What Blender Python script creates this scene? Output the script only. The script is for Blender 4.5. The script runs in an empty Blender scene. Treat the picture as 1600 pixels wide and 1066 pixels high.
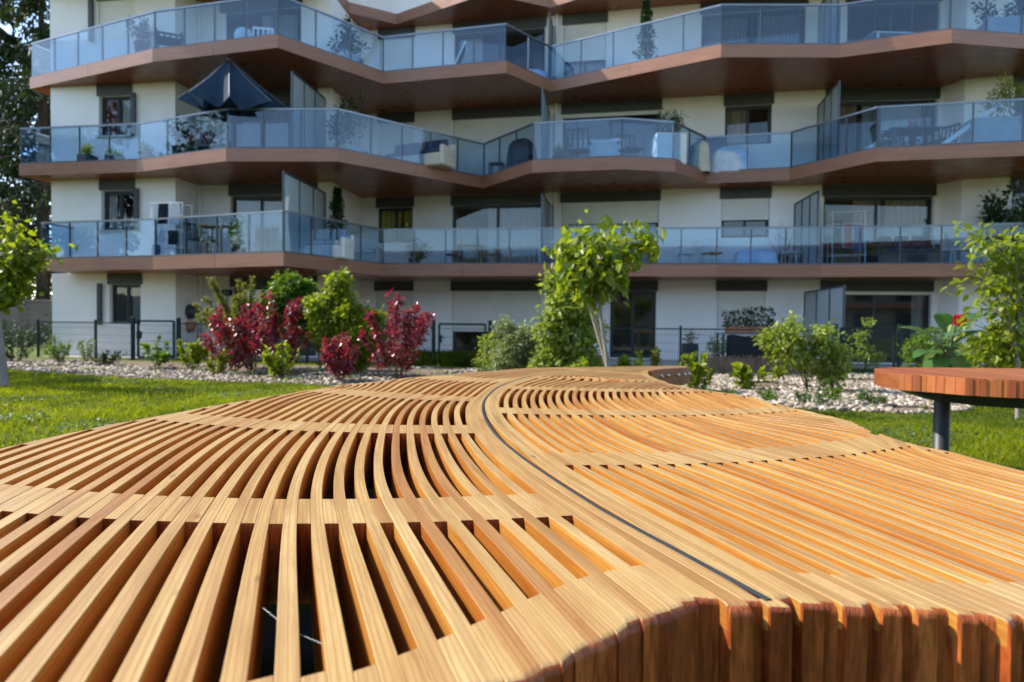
import bpy, bmesh, math, random
import numpy as np
from mathutils import Vector, Matrix

random.seed(7)
NP = np.random.default_rng(11)
SC = bpy.context.scene
COL = SC.collection
R = math.radians

# ------------------------------------------------------------------ camera, world, sun, exposure
CAM_H = 1.10
FPX = 1600 * 24.0 / 36.0
PITCH = math.atan(28.0 / FPX)
ROLL = 0.010
FW = Vector((0, math.cos(PITCH), -math.sin(PITCH)))
UP0 = Vector((0, math.sin(PITCH), math.cos(PITCH)))
RT0 = Vector((1, 0, 0))
RT = RT0 * math.cos(ROLL) + UP0 * math.sin(ROLL)
UP = UP0 * math.cos(ROLL) - RT0 * math.sin(ROLL)
CAM = Vector((0, 0, CAM_H))

cam = bpy.data.objects.new('camera', bpy.data.cameras.new('camera'))
COL.objects.link(cam)
m = Matrix.Identity(4)
for i in range(3):
    m[i][0], m[i][1], m[i][2], m[i][3] = RT[i], UP[i], -FW[i], CAM[i]
cam.matrix_world = m
cam.data.lens = 24.0
cam.data.sensor_width = 36.0
cam.data.clip_start = 0.02
cam.data.clip_end = 600.0
cam.data.dof.use_dof = True
cam.data.dof.focus_distance = 1.5
cam.data.dof.aperture_fstop = 5.0
SC.camera = cam

SUN_EL = R(41.0)
SUN_AZ = math.atan2(-0.97, 0.24)          # angle from +Y towards +X
TO_SUN = Vector((math.sin(SUN_AZ) * math.cos(SUN_EL), math.cos(SUN_AZ) * math.cos(SUN_EL), math.sin(SUN_EL)))
W = bpy.data.worlds.new('World')
SC.world = W
W.use_nodes = True
nt = W.node_tree
sky = nt.nodes.new('ShaderNodeTexSky')
sky.sky_type = 'NISHITA'
sky.sun_disc = False
sky.sun_elevation = SUN_EL
sky.sun_rotation = SUN_AZ
sky.air_density = 1.0
sky.dust_density = 0.5
sky.ozone_density = 1.0
nt.links.new(sky.outputs[0], nt.nodes['Background'].inputs[0])
nt.nodes['Background'].inputs[1].default_value = 0.15

sun = bpy.data.objects.new('sun', bpy.data.lights.new('sun', 'SUN'))
COL.objects.link(sun)
sun.data.energy = 3.5
sun.data.angle = R(0.53)
sun.data.color = (1.0, 0.93, 0.82)
sun.rotation_euler = (-TO_SUN).to_track_quat('-Z', 'Y').to_euler()

SC.view_settings.view_transform = 'Standard'
SC.view_settings.look = 'None'
SC.view_settings.gamma = 1.0
SC.view_settings.use_curve_mapping = False
SC.view_settings.exposure = 1.32
SC.render.engine = 'CYCLES'
SC.cycles.use_denoising = True
SC.cycles.max_bounces = 8
SC.cycles.diffuse_bounces = 6
SC.cycles.glossy_bounces = 3
SC.cycles.transmission_bounces = 4
SC.cycles.transparent_max_bounces = 24
SC.cycles.caustics_reflective = False
SC.cycles.caustics_refractive = False
SC.cycles.sample_clamp_indirect = 6.0


# ------------------------------------------------------------------ pixel helpers (photograph measured at 1600 x 1066)
def ray(px, py):
    return FW + RT * ((px - 800.0) / FPX) - UP * ((py - 533.0) / FPX)

def on_z(px, py, z):
    d = ray(px, py)
    t = (z - CAM_H) / d.z
    return CAM + d * t

def on_y(px, py, y):
    d = ray(px, py)
    return CAM + d * (y / d.y)

def ground_at(px, y):
    d = ray(px, 600)
    p = CAM + d * (y / d.y)
    return Vector((p.x, y, 0.0))

def z_at(px, py, y):
    return on_y(px, py, y).z

def on_seg(px, py, A, B):
    """point where the pixel's ray meets the vertical plane through plan points A, B"""
    d = ray(px, py)
    e = Vector((B[0] - A[0], B[1] - A[1]))
    n = Vector((e.y, -e.x))
    t = n.dot(Vector((A[0], A[1]))) / n.dot(Vector((d.x, d.y)))
    return CAM + d * t


# ------------------------------------------------------------------ objects, tags
def tag(o, label=None, cat=None, group=None, kind=None):
    if label: o['label'] = label
    if cat: o['category'] = cat
    if group: o['group'] = group
    if kind: o['kind'] = kind
    return o

def empty(name, loc=(0, 0, 0), label=None, cat=None, group=None, kind=None, rz=0.0):
    o = bpy.data.objects.new(name, None)
    o.empty_display_size = 0.1
    COL.objects.link(o)
    o.location = loc
    o.rotation_euler = (0, 0, rz)
    return tag(o, label, cat, group, kind)

def link_mesh(name, me, mats, parent=None, loc=(0, 0, 0)):
    o = bpy.data.objects.new(name, me)
    if mats is not None:
        for mt in (mats if isinstance(mats, (list, tuple)) else [mats]):
            me.materials.append(mt)
    COL.objects.link(o)
    o.location = loc
    if parent: o.parent = parent
    return o

def copy_tree(o, parent=None):
    c = o.copy()
    COL.objects.link(c)
    c.parent = parent
    for ch in KIDS.get(o.name, [x for x in bpy.data.objects if x.parent == o]):
        copy_tree(ch, c)
    return c
KIDS = {}

class MB:
    """collects shapes and links them as ONE mesh object"""
    def __init__(s):
        s.v, s.f, s.m, s.sm, s.uv = [], [], [], [], {}
    def face(s, pts, m=0, smooth=False, uv=None):
        b = len(s.v)
        s.v.extend([tuple(p) for p in pts])
        if uv: s.uv[len(s.f)] = uv
        s.f.append(list(range(b, b + len(pts)))); s.m.append(m); s.sm.append(smooth)
    def idx(s, pts, faces, m=0, smooth=False):
        b = len(s.v)
        s.v.extend([tuple(p) for p in pts])
        for f in faces:
            s.f.append([b + i for i in f]); s.m.append(m); s.sm.append(smooth)
    def box(s, lo, hi, m=0, bev=0.0):
        (x0, y0, z0), (x1, y1, z1) = lo, hi
        s.obox(Vector(((x0 + x1) / 2, (y0 + y1) / 2, (z0 + z1) / 2)), Vector((1, 0, 0)), Vector((0, 1, 0)), Vector((0, 0, 1)), (x1 - x0) / 2, (y1 - y0) / 2, (z1 - z0) / 2, m, bev)
    def obox(s, c, ax, ay, az, hx, hy, hz, m=0, bev=0.0):
        c = Vector(c)
        if bev <= 0:
            p = [c + ax * (hx * i) + ay * (hy * j) + az * (hz * k) for k in (-1, 1) for j in (-1, 1) for i in (-1, 1)]
            s.idx(p, [(0, 2, 3, 1), (4, 5, 7, 6), (0, 1, 5, 4), (2, 6, 7, 3), (0, 4, 6, 2), (1, 3, 7, 5)], m)
        else:   # chamfered in plan and top
            b = min(bev, hx * .9, hy * .9)
            prof = [(-hx + b, -hy), (hx - b, -hy), (hx, -hy + b), (hx, hy - b), (hx - b, hy), (-hx + b, hy), (-hx, hy - b), (-hx, -hy + b)]
            bz = min(bev, hz * .9)
            rings = []
            for (zz, k) in ((-hz, b), (-hz + bz, 0), (hz - bz, 0), (hz, b)):
                rings.append([c + ax * (x * (1 - k / hx)) + ay * (y * (1 - k / hy)) + az * zz for x, y in prof])
            pts = [q for r_ in rings for q in r_]
            fs = [tuple(range(7, -1, -1)), tuple(range(24, 32))]
            for a in range(3):
                for i in range(8):
                    j = (i + 1) % 8
                    fs.append((a * 8 + i, a * 8 + j, (a + 1) * 8 + j, (a + 1) * 8 + i))
            s.idx(pts, fs, m)
    def bar(s, a, b, w, h, m=0, up=Vector((0, 0, 1))):
        a, b = Vector(a), Vector(b)
        d = b - a
        L = d.length
        if L < 1e-6: return
        d.normalize()
        sx = d.cross(up)
        if sx.length < 1e-4: sx = d.cross(Vector((1, 0, 0)))
        sx.normalize()
        uz = sx.cross(d).normalized()
        s.obox((a + b) / 2, d, sx, uz, L / 2, w / 2, h / 2, m)
    def tube(s, pts, r, n=8, m=0, cap=True):
        pts = [Vector(p) for p in pts]
        rs = r if isinstance(r, (list, tuple)) else [r] * len(pts)
        rings = []
        for i, p in enumerate(pts):
            d = (pts[min(i + 1, len(pts) - 1)] - pts[max(i - 1, 0)]).normalized()
            x = d.cross(Vector((0, 0, 1)))
            if x.length < 1e-3: x = Vector((1, 0, 0))
            x.normalize()
            y = d.cross(x)
            rings.append([p + (x * math.cos(2 * math.pi * k / n) + y * math.sin(2 * math.pi * k / n)) * rs[i] for k in range(n)])
        fs = []
        for i in range(len(pts) - 1):
            for k in range(n):
                j = (k + 1) % n
                fs.append((i * n + k, i * n + j, (i + 1) * n + j, (i + 1) * n + k))
        s.idx([q for r_ in rings for q in r_], fs, m, True)
        if cap:
            s.face(rings[0][::-1], m); s.face(rings[-1], m)
    def lathe(s, c, prof, n=16, m=0):
        c = Vector(c)
        pts = [c + Vector((r * math.cos(2 * math.pi * k / n), r * math.sin(2 * math.pi * k / n), z)) for r, z in prof for k in range(n)]
        fs = []
        for i in range(len(prof) - 1):
            for k in range(n):
                j = (k + 1) % n
                fs.append((i * n + k, i * n + j, (i + 1) * n + j, (i + 1) * n + k))
        s.idx(pts, fs, m, True)
    def prism(s, poly, z0, z1, mt=0, mb=0, ms=0, sides=True):
        n = len(poly)
        s.face([(p[0], p[1], z1) for p in poly], mt)
        s.face([(p[0], p[1], z0) for p in reversed(poly)], mb)
        if sides:
            for i in range(n):
                a, b = poly[i], poly[(i + 1) % n]
                s.face([(a[0], a[1], z0), (b[0], b[1], z0), (b[0], b[1], z1), (a[0], a[1], z1)], ms)
    def build(s, name, mats, parent=None, origin=(0, 0, 0)):
        me = bpy.data.meshes.new(name)
        ox, oy, oz = origin
        me.from_pydata([(x - ox, y - oy, z - oz) for x, y, z in s.v], [], s.f)
        me.polygons.foreach_set('material_index', s.m)
        me.polygons.foreach_set('use_smooth', s.sm)
        if s.uv:
            ul = me.uv_layers.new(name='UVMap')
            for fi, uvs in s.uv.items():
                st = me.polygons[fi].loop_start
                for k, q in enumerate(uvs): ul.data[st + k].uv = q
        me.update()
        return link_mesh(name, me, mats, parent, (0, 0, 0) if parent else origin)


def np_mesh(name, verts, faces, mats, parent=None, loc=(0, 0, 0), smooth=False, mi=None):
    """fast mesh from numpy arrays; faces (n, k)"""
    me = bpy.data.meshes.new(name)
    nv, nf, k = len(verts), len(faces), faces.shape[1]
    me.vertices.add(nv)
    me.vertices.foreach_set('co', np.asarray(verts, dtype=np.float32).ravel())
    me.loops.add(nf * k)
    me.loops.foreach_set('vertex_index', np.asarray(faces, dtype=np.int32).ravel())
    me.polygons.add(nf)
    me.polygons.foreach_set('loop_start', np.arange(0, nf * k, k, dtype=np.int32))
    me.polygons.foreach_set('loop_total', np.full(nf, k, dtype=np.int32))
    if smooth: me.polygons.foreach_set('use_smooth', np.ones(nf, dtype=bool))
    if mi is not None: me.polygons.foreach_set('material_index', np.asarray(mi, dtype=np.int32))
    me.update(calc_edges=True)
    return link_mesh(name, me, mats, parent, loc)


# ------------------------------------------------------------------ materials
def new_mat(name):
    mt = bpy.data.materials.new(name)
    mt.use_nodes = True
    t = mt.node_tree
    return mt, t, t.nodes['Principled BSDF'], t.nodes['Material Output']

def N(t, kind, **kw):
    n = t.nodes.new('ShaderNode' + kind)
    for k, v in kw.items(): setattr(n, k, v)
    return n

def ramp(t, fac, stops, interp='LINEAR'):
    r_ = N(t, 'ValToRGB')
    r_.color_ramp.interpolation = interp
    els = r_.color_ramp.elements
    while len(els) < len(stops): els.new(0.5)
    for e, (p, c) in zip(els, stops):
        e.position = p
        e.color = (c[0], c[1], c[2], 1) if len(c) == 3 else c
    t.links.new(fac, r_.inputs[0])
    return r_.outputs[0]

def mixc(t, fac, a, b, mode='MIX'):
    n = N(t, 'Mix', data_type='RGBA', blend_type=mode)
    for sock, v in ((n.inputs[0], fac), (n.inputs[6], a), (n.inputs[7], b)):
        if isinstance(v, (int, float)): sock.default_value = v
        elif isinstance(v, tuple): sock.default_value = (v[0], v[1], v[2], 1)
        else: t.links.new(v, sock)
    return n.outputs[2]

def noise_fac(t, vec, scale, detail=4, rough=0.55, dist=0.0):
    n = N(t, 'TexNoise')
    n.inputs['Scale'].default_value = scale
    n.inputs['Detail'].default_value = detail
    n.inputs['Roughness'].default_value = rough
    n.inputs['Distortion'].default_value = dist
    if vec is not None: t.links.new(vec, n.inputs['Vector'])
    return n.outputs['Fac']

def bump(t, height, strength, dist, b):
    n = N(t, 'Bump')
    n.inputs['Strength'].default_value = strength
    n.inputs['Distance'].default_value = dist
    t.links.new(height, n.inputs['Height'])
    t.links.new(n.outputs[0], b.inputs['Normal'])

def mapping(t, src, scale):
    mp = N(t, 'Mapping')
    mp.inputs['Scale'].default_value = scale
    t.links.new(src, mp.inputs['Vector'])
    return mp.outputs[0]

def plain(name, col, rough=0.6, var=0.12, scale=6.0, metal=0.0, spec=0.5, bmp=0.0):
    """a surface with soft uneven tone"""
    mt, t, b, _ = new_mat(name)
    tc = N(t, 'TexCoord')
    f = noise_fac(t, tc.outputs['Object'], scale, 5)
    d = tuple(max(0, c * (1 - var)) for c in col)
    l = tuple(min(1, c * (1 + var)) for c in col)
    t.links.new(ramp(t, f, [(0.3, d), (0.7, l)]), b.inputs['Base Color'])
    b.inputs['Roughness'].default_value = rough
    b.inputs['Metallic'].default_value = metal
    b.inputs['Specular IOR Level'].default_value = spec
    if bmp: bump(t, noise_fac(t, tc.outputs['Object'], scale * 12, 3), bmp, 0.01, b)
    return mt

def wood_mat(name, tints, rough=0.42, grain=1.0, dark=(0.55, 0.42, 0.34)):
    """oiled timber: grain along U, tint by object"""
    mt, t, b, _ = new_mat(name)
    uv = N(t, 'UVMap')
    oi = N(t, 'ObjectInfo')
    rnd = oi.outputs['Random']
    add = N(t, 'VectorMath', operation='MULTIPLY_ADD')
    add.inputs[1].default_value = (37.0, 91.0, 17.0)
    comb = N(t, 'CombineXYZ')
    for i in range(3): t.links.new(rnd, comb.inputs[i])
    t.links.new(comb.outputs[0], add.inputs[0])
    t.links.new(uv.outputs[0], add.inputs[2])
    base = ramp(t, rnd, tints)
    # broad figure, wavy growth rings, pores
    n1 = noise_fac(t, mapping(t, add.outputs[0], (2.2, 34, 1)), 1.0, 4, 0.6, 0.7)
    wv = N(t, 'TexWave', wave_type='BANDS', bands_direction='Y', wave_profile='SAW')
    t.links.new(mapping(t, add.outputs[0], (0.8, 40, 1)), wv.inputs['Vector'])
    wv.inputs['Scale'].default_value = 1.0
    wv.inputs['Distortion'].default_value = 5.0
    wv.inputs['Detail'].default_value = 3.0
    wv.inputs['Detail Scale'].default_value = 0.55
    n2 = noise_fac(t, mapping(t, add.outputs[0], (14, 620, 1)), 1.0, 3, 0.7)
    n3 = noise_fac(t, mapping(t, add.outputs[0], (3.0, 5.0, 1)), 1.0, 3, 0.5)
    c = mixc(t, ramp(t, n1, [(0.42, (0, 0, 0)), (0.68, (0.85 * grain,) * 3)]), base, mixc(t, 1.0, base, dark, 'MULTIPLY'))
    c = mixc(t, ramp(t, wv.outputs['Fac'], [(0.60, (0, 0, 0)), (0.94, (0.75 * grain,) * 3)]), c, mixc(t, 1.0, base, (0.62, 0.47, 0.36), 'MULTIPLY'))
    c = mixc(t, ramp(t, n2, [(0.5, (0, 0, 0)), (0.75, (0.85 * grain,) * 3)]), c, mixc(t, 1.0, base, (0.5, 0.38, 0.3), 'MULTIPLY'))
    c = mixc(t, ramp(t, n3, [(0.35, (0, 0, 0)), (0.75, (0.30,) * 3)]), c, mixc(t, 1.0, base, (0.80, 0.62, 0.48), 'MULTIPLY'))
    tc = N(t, 'TexCoord')
    n4 = noise_fac(t, tc.outputs['Object'], 2.3, 4, 0.6)
    c = mixc(t, ramp(t, n4, [(0.42, (0, 0, 0)), (0.72, (0.42 * grain,) * 3)]), c, mixc(t, 1.0, c, (0.78, 0.60, 0.46), 'MULTIPLY'))
    n5 = noise_fac(t, tc.outputs['Object'], 38.0, 2, 0.5)
    c = mixc(t, ramp(t, n5, [(0.70, (0, 0, 0)), (0.80, (0.35,) * 3)]), c, (0.17, 0.105, 0.055))
    # stray knots and small dark specks
    vo = N(t, 'TexVoronoi')
    t.links.new(mapping(t, add.outputs[0], (3.1, 9.0, 1)), vo.inputs['Vector'])
    vo.inputs['Scale'].default_value = 1.0
    c = mixc(t, ramp(t, vo.outputs['Distance'], [(0.02, (0.8,) * 3), (0.07, (0, 0, 0))]), c, (0.09, 0.04, 0.015))
    t.links.new(c, b.inputs['Base Color'])
    t.links.new(ramp(t, n2, [(0.3, (rough - .07,) * 3), (0.8, (rough + .15,) * 3)]), b.inputs['Roughness'])
    b.inputs['Specular IOR Level'].default_value = 0.45
    bump(t, n2, 0.28, 0.0012, b)
    return mt

HONEY = [(0.0, (0.43, 0.270, 0.090)), (0.12, (0.495, 0.340, 0.134)), (0.26, (0.42, 0.255, 0.084)), (0.38, (0.51, 0.362, 0.150)),
         (0.52, (0.45, 0.290, 0.102)), (0.66, (0.515, 0.368, 0.154)), (0.78, (0.41, 0.235, 0.074)), (0.88, (0.475, 0.318, 0.120)), (0.96, (0.37, 0.185, 0.054)), (1.0, (0.485, 0.328, 0.130))]
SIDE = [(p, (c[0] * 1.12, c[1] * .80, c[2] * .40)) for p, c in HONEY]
RUST = [(0.0, (0.20, 0.058, 0.020)), (0.25, (0.34, 0.105, 0.028)), (0.45, (0.17, 0.045, 0.016)), (0.65, (0.38, 0.135, 0.036)), (0.85, (0.22, 0.062, 0.020)), (1.0, (0.42, 0.165, 0.048))]
M = {}
M['wood'] = wood_mat('oiled_honey_timber', HONEY)
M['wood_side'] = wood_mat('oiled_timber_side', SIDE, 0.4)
M['wood_red'] = wood_mat('oiled_red_timber', RUST, 0.45)
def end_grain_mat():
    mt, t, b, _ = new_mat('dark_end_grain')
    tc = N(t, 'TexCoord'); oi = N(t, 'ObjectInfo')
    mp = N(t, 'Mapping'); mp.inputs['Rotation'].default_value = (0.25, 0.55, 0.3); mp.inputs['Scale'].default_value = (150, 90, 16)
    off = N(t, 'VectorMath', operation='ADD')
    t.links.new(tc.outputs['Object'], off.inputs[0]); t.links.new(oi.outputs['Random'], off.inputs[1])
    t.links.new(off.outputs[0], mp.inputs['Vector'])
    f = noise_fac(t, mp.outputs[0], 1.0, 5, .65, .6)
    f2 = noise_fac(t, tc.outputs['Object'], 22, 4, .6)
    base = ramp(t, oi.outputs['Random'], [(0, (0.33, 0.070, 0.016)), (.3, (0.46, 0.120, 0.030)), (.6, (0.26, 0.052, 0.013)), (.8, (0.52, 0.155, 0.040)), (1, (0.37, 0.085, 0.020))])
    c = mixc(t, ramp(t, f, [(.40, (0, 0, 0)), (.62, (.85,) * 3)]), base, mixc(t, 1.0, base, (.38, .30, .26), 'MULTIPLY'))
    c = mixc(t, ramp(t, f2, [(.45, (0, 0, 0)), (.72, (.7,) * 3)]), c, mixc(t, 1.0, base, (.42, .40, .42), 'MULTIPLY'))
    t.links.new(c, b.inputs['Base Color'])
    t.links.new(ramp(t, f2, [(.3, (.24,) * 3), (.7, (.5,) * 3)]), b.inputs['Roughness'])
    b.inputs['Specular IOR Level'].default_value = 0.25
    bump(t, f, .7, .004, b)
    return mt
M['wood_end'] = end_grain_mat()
REND = [(p, tuple(min(.7, q * 1.75) for q in c)) for p, c in RUST]  # reddish ends brightened: sunlight on the front is put into this colour
M['red_end_sunlit'] = wood_mat('sunlit_red_end_face', REND, 0.4, 0.8)
M['steel_dark'] = plain('charcoal_coated_steel', (0.022, 0.025, 0.030), 0.5, 0.15, 9, 0.0, 0.5)
M['strip'] = plain('grey_joint_strip', (0.030, 0.031, 0.033), 0.65, 0.2, 30, spec=.25)
M['zinc'] = plain('zinc_bolt', (0.6, 0.6, 0.58), 0.35, 0.1, 20, 1.0)
# ------------------------------------------------------------------ TABLE: S-curved lamella top traced on its plane
TOP_Z = CAM_H - 0.32
THICK = 0.128

def tp(q):
    p = on_z(q[0], q[1], TOP_Z)
    return np.array((p.x, p.y))

LEFT = {
 0: [(0, 1005, 878), (1, 965, 890.6), (2, 922, 900), (3, 886, 912), (4, 846, 926.5), (5, 807.6, 948), (6, 759, 965), (7, 710, 987), (8, 651, 1014), (9, 589, 1039), (10, 513, 1060)],
 1: [(0, 889.6, 803.6), (1, 853, 806.5), (2, 815, 808), (3, 777, 810), (4, 740, 813.5), (5, 699.5, 814.4), (6, 658, 815.7), (7, 617, 817), (8, 573, 818), (9, 530.6, 819), (10, 487.5, 818.5), (11, 442, 819), (12, 397.5, 818.5), (13, 353.6, 818), (14, 309.4, 816), (15, 267.5, 813.7), (16, 224.7, 812), (17, 182.8, 810.8), (18, 142, 809), (19, 102.5, 805), (20, 58, 804.5), (21, 21.5, 801)],
 2: [(0, 836, 769), (1, 804, 771), (2, 770, 773), (3, 736, 775), (4, 704, 777), (5, 672.5, 778), (6, 635, 779), (7, 597, 779.7), (8, 559.7, 780), (9, 523.4, 780.5), (10, 487.7, 780), (11, 449, 780), (12, 411, 779.5), (13, 373, 779), (14, 334.4, 777.6), (15, 299.5, 775.8), (16, 262.6, 774), (17, 226, 773), (18, 190, 770.7), (19, 155, 769), (20, 119, 767), (21, 83.5, 764.5), (22, 55, 761), (23, 22.5, 757.5)],
 3: [(0, 740.7, 677), (1, 721, 677), (2, 699, 677), (3, 678, 677), (4, 656.7, 677), (5, 636, 677), (6, 613.5, 676.8), (7, 591, 676.6), (8, 569, 676.2), (9, 547, 675.6), (10, 525.8, 675), (11, 503.7, 674.3), (12, 481.7, 673.6), (13, 461, 672.8), (14, 437.6, 671.5), (15, 418, 670), (16, 398.6, 668.6), (17, 376.6, 667), (18, 357, 665.5), (19, 338, 664), (20, 318.5, 662.5), (21, 300, 661), (22, 281, 659.5), (23, 266, 658), (24, 248.6, 656)],
 4: [(0, 731.7, 664.3), (2, 694, 664.3), (4, 656.7, 664.3), (6, 616, 664), (8, 576.6, 663.2), (10, 536, 662), (12, 497.7, 660.3), (14, 461, 658.3), (16, 425.4, 655.7), (18, 388, 653.9), (20, 352, 651.3), (22, 317.5, 649), (23, 299.7, 646.9)],
 5: [(0, 733, 627), (2, 704, 626), (4, 677, 625), (6, 650, 624), (8, 621, 622.8), (10, 596, 621), (12, 569, 619), (14, 543, 617), (16, 519, 615), (18, 496.7, 613)],
 6: [(0, 741.7, 620.4), (2, 717, 619.3), (4, 691, 618), (6, 664, 616.5), (8, 637, 615), (10, 611, 613.2), (12, 589, 611.8), (14, 566, 610)],
 7: [(0, 779, 598.5), (2, 756, 597.6), (4, 732, 596.4), (6, 709, 595), (8, 686, 593.6), (10, 663, 592)],
}
STRIP = {-1: (1228, 953), 0: (1085, 876.5), 1: (953, 803.5), 2: (899, 769), 3: (773, 677), 4: (763.5, 664), 5: (757, 626.5), 6: (761, 620), 7: (797, 597)}
RIGHT = {
 0: [(0, 1208, 892), (1, 1272, 896), (2, 1329, 900), (3, 1378, 904), (4, 1425, 908), (5, 1473, 910), (6, 1517, 911), (7, 1560, 911)],
 1: [(0, 893, 726), (1, 920.5, 726.3), (2, 949, 726.6), (3, 975.5, 726.5), (4, 1002, 726), (5, 1028, 725.4), (6, 1055, 725), (7, 1080, 724.3), (8, 1105.5, 723.5), (9, 1129, 722.5), (10, 1152.5, 721.5), (11, 1175.5, 720.5), (12, 1199, 719.5), (13, 1221.5, 718.5), (14, 1244, 717), (15, 1264, 715.5), (16, 1283, 713.6), (17, 1300, 711.8), (18, 1318, 710), (19, 1334, 708), (20, 1351, 706.3), (21, 1367, 704.4), (22, 1384, 702.5), (23, 1398, 700.6)],
 2: [(0, 856, 706.3), (1, 885, 707), (2, 910, 707.6), (3, 933, 707.6), (4, 957, 707.2), (6, 1005, 706.3), (8, 1052, 705.6), (10, 1095, 705), (12, 1140, 703), (15, 1203, 699.5), (17, 1246, 694.5), (19, 1287, 691.5), (22, 1345, 684)],
 3: [(0, 793, 645.6), (2, 825.6, 646.6), (4, 859, 647.6), (6, 893, 648.4), (8, 926.6, 648.8), (10, 959.6, 649), (12, 992.6, 649.2), (14, 1025, 649.2), (16, 1056, 649), (18, 1086.8, 648.2), (20, 1116, 647.4), (22, 1145, 646.6), (24, 1173, 645.8), (26, 1198, 644.8), (28, 1221, 643.4), (29, 1233, 642)],
 4: [(0, 789.5, 637), (4, 849.5, 638.6), (8, 911, 639.8), (12, 973, 640.3), (16, 1034, 640.3), (20, 1094, 639.5), (24, 1152, 638)],
 5: [(0, 802.8, 608), (2, 825.6, 608.3), (4, 849.3, 609), (6, 873.3, 610), (8, 897.3, 610.9), (10, 921, 611.4), (12, 945.6, 611.8), (14, 969.5, 612.3), (16, 993.8, 612.4), (18, 1018, 612.4), (20, 1041, 612.3), (22, 1064.6, 612.2), (24, 1088.8, 612.5)],
 6: [(0, 813, 603.2), (4, 858, 604.7), (8, 903, 606.2), (12, 947.6, 607.4), (16, 994, 608.2), (20, 1040, 608.4)],
 7: [(0, 850, 590.6), (4, 899, 591.5), (8, 949, 592.4), (12, 998, 593)],
}
STRIP_R = {0: (1103, 886), 1: (843, 726.5), 2: (820, 705.8), 3: (759, 645), 4: (757.2, 636.5), 5: (776, 607), 6: (783, 602.8), 7: (813, 591.8)}
FAR = [(852, 584.8), (905, 580.2), (960, 577.3), (1020, 575.2), (1085, 573.6)]       # the strip beyond the last cross band

OUT_PX = [(829, 1066), (889, 1041), (912, 1012.6), (956, 1004), (984, 981), (1018, 966.7), (1058, 956.6), (1087, 948.5), (1120, 946), (1147, 951), (1202, 951.5),
          (1227, 952.5), (1265, 952), (1311, 954), (1380, 955), (1437, 958), (1494, 962), (1552, 971), (1600, 981)]
OUT_PX2 = [(1600, 737), (1544, 723), (1482, 706), (1462, 700.6), (1440, 697), (1409.5, 690), (1385, 680), (1362.6, 674.8), (1347.6, 667), (1329, 658), (1301, 651), (1263, 643),
           (1235, 637), (1197.5, 627), (1180, 621.8), (1144.5, 615.5), (1110, 611), (1080, 606.5), (1050, 600), (1028, 593), (1014, 586), (1012, 580.5), (1022, 578), (1045, 576.3), (1070, 575),
           (1073, 573.3), (1070, 572.3), (1044, 571.9), (1012.5, 572), (980, 572.6), (869.5, 574.3), (826, 575.2), (760, 580.5), (733, 582.5), (695.7, 586.3), (645, 589.3), (611, 593.8), (560, 599), (522, 602.8), (481, 609.6),
           (447, 615), (420.7, 619.8), (387, 625), (353, 630.5), (317.5, 636.5), (280, 644), (262.6, 648), (230.8, 653), (189.5, 660), (163, 665.5), (131, 672), (105, 677), (75, 685), (37.5, 692.5), (0, 702)]
OUTLINE = [tp(q) for q in OUT_PX] + [np.array(q) for q in ((0.72, 0.765), (1.0, 0.84), (1.28, 0.98), (1.42, 1.2), (1.36, 1.38))] + [tp(q) for q in OUT_PX2]
OUTLINE += [np.array(q) for q in ((-1.31, 1.45), (-1.34, 1.15), (-1.25, 0.85), (-1.02, 0.62), (-0.72, 0.50), (-0.35, 0.50), (-0.12, 0.55))]
OUTLINE = np.array(OUTLINE)

def inside(P):
    """points (n,2) inside OUTLINE"""
    x, y = P[:, 0], P[:, 1]
    a, b = OUTLINE, np.roll(OUTLINE, -1, 0)
    res = np.zeros(len(P), bool)
    for (x0, y0), (x1, y1) in zip(a, b):
        c = ((y0 > y) != (y1 > y))
        with np.errstate(divide='ignore', invalid='ignore'):
            res ^= c & (x < (x1 - x0) * (y - y0) / (y1 - y0) + x0)
    return res

def level_fns(data, strip, cs):
    fns = []
    for l in sorted(data):
        pts = [(cs, *strip[l])] * 2 + list(data[l])
        c = np.array([q[0] for q in pts], float)
        P = np.array([tp(q[1:]) for q in pts])
        deg = 3 if len(data[l]) > 6 else 2
        cx, cy = np.polyfit(c, P[:, 0], deg), np.polyfit(c, P[:, 1], deg)
        hi, lo = c.max(), c.min()
        def fn(cc, cx=cx, cy=cy, hi=hi, lo=lo):
            k = min(max(cc, lo), hi)
            p = np.array((np.polyval(cx, k), np.polyval(cy, k)))
            if k != cc:
                p = p + (cc - k) * np.array((np.polyval(np.polyder(cx), k), np.polyval(np.polyder(cy), k)))
            return p
        fns.append(fn)
    return fns

def far_fns(cs, side):
    S = [tp(q) for q in FAR]
    out = []
    for i, p in enumerate(S):
        d = S[min(i + 1, len(S) - 1)] - S[max(i - 1, 0)]
        d = d / np.linalg.norm(d)
        n = np.array((-d[1], d[0]))
        out.append(lambda cc, p=p, n=n: p + n * (abs(cc - cs) * 0.034 * side * (1 if abs(cc - cs) < 99 else 1)))
    return out

CSL, CSR = -1.5, -2.0
LF = level_fns(LEFT, STRIP, CSL) + far_fns(CSL, 1)
RF = level_fns(RIGHT, STRIP_R, CSR) + far_fns(CSR, -1)

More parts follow.
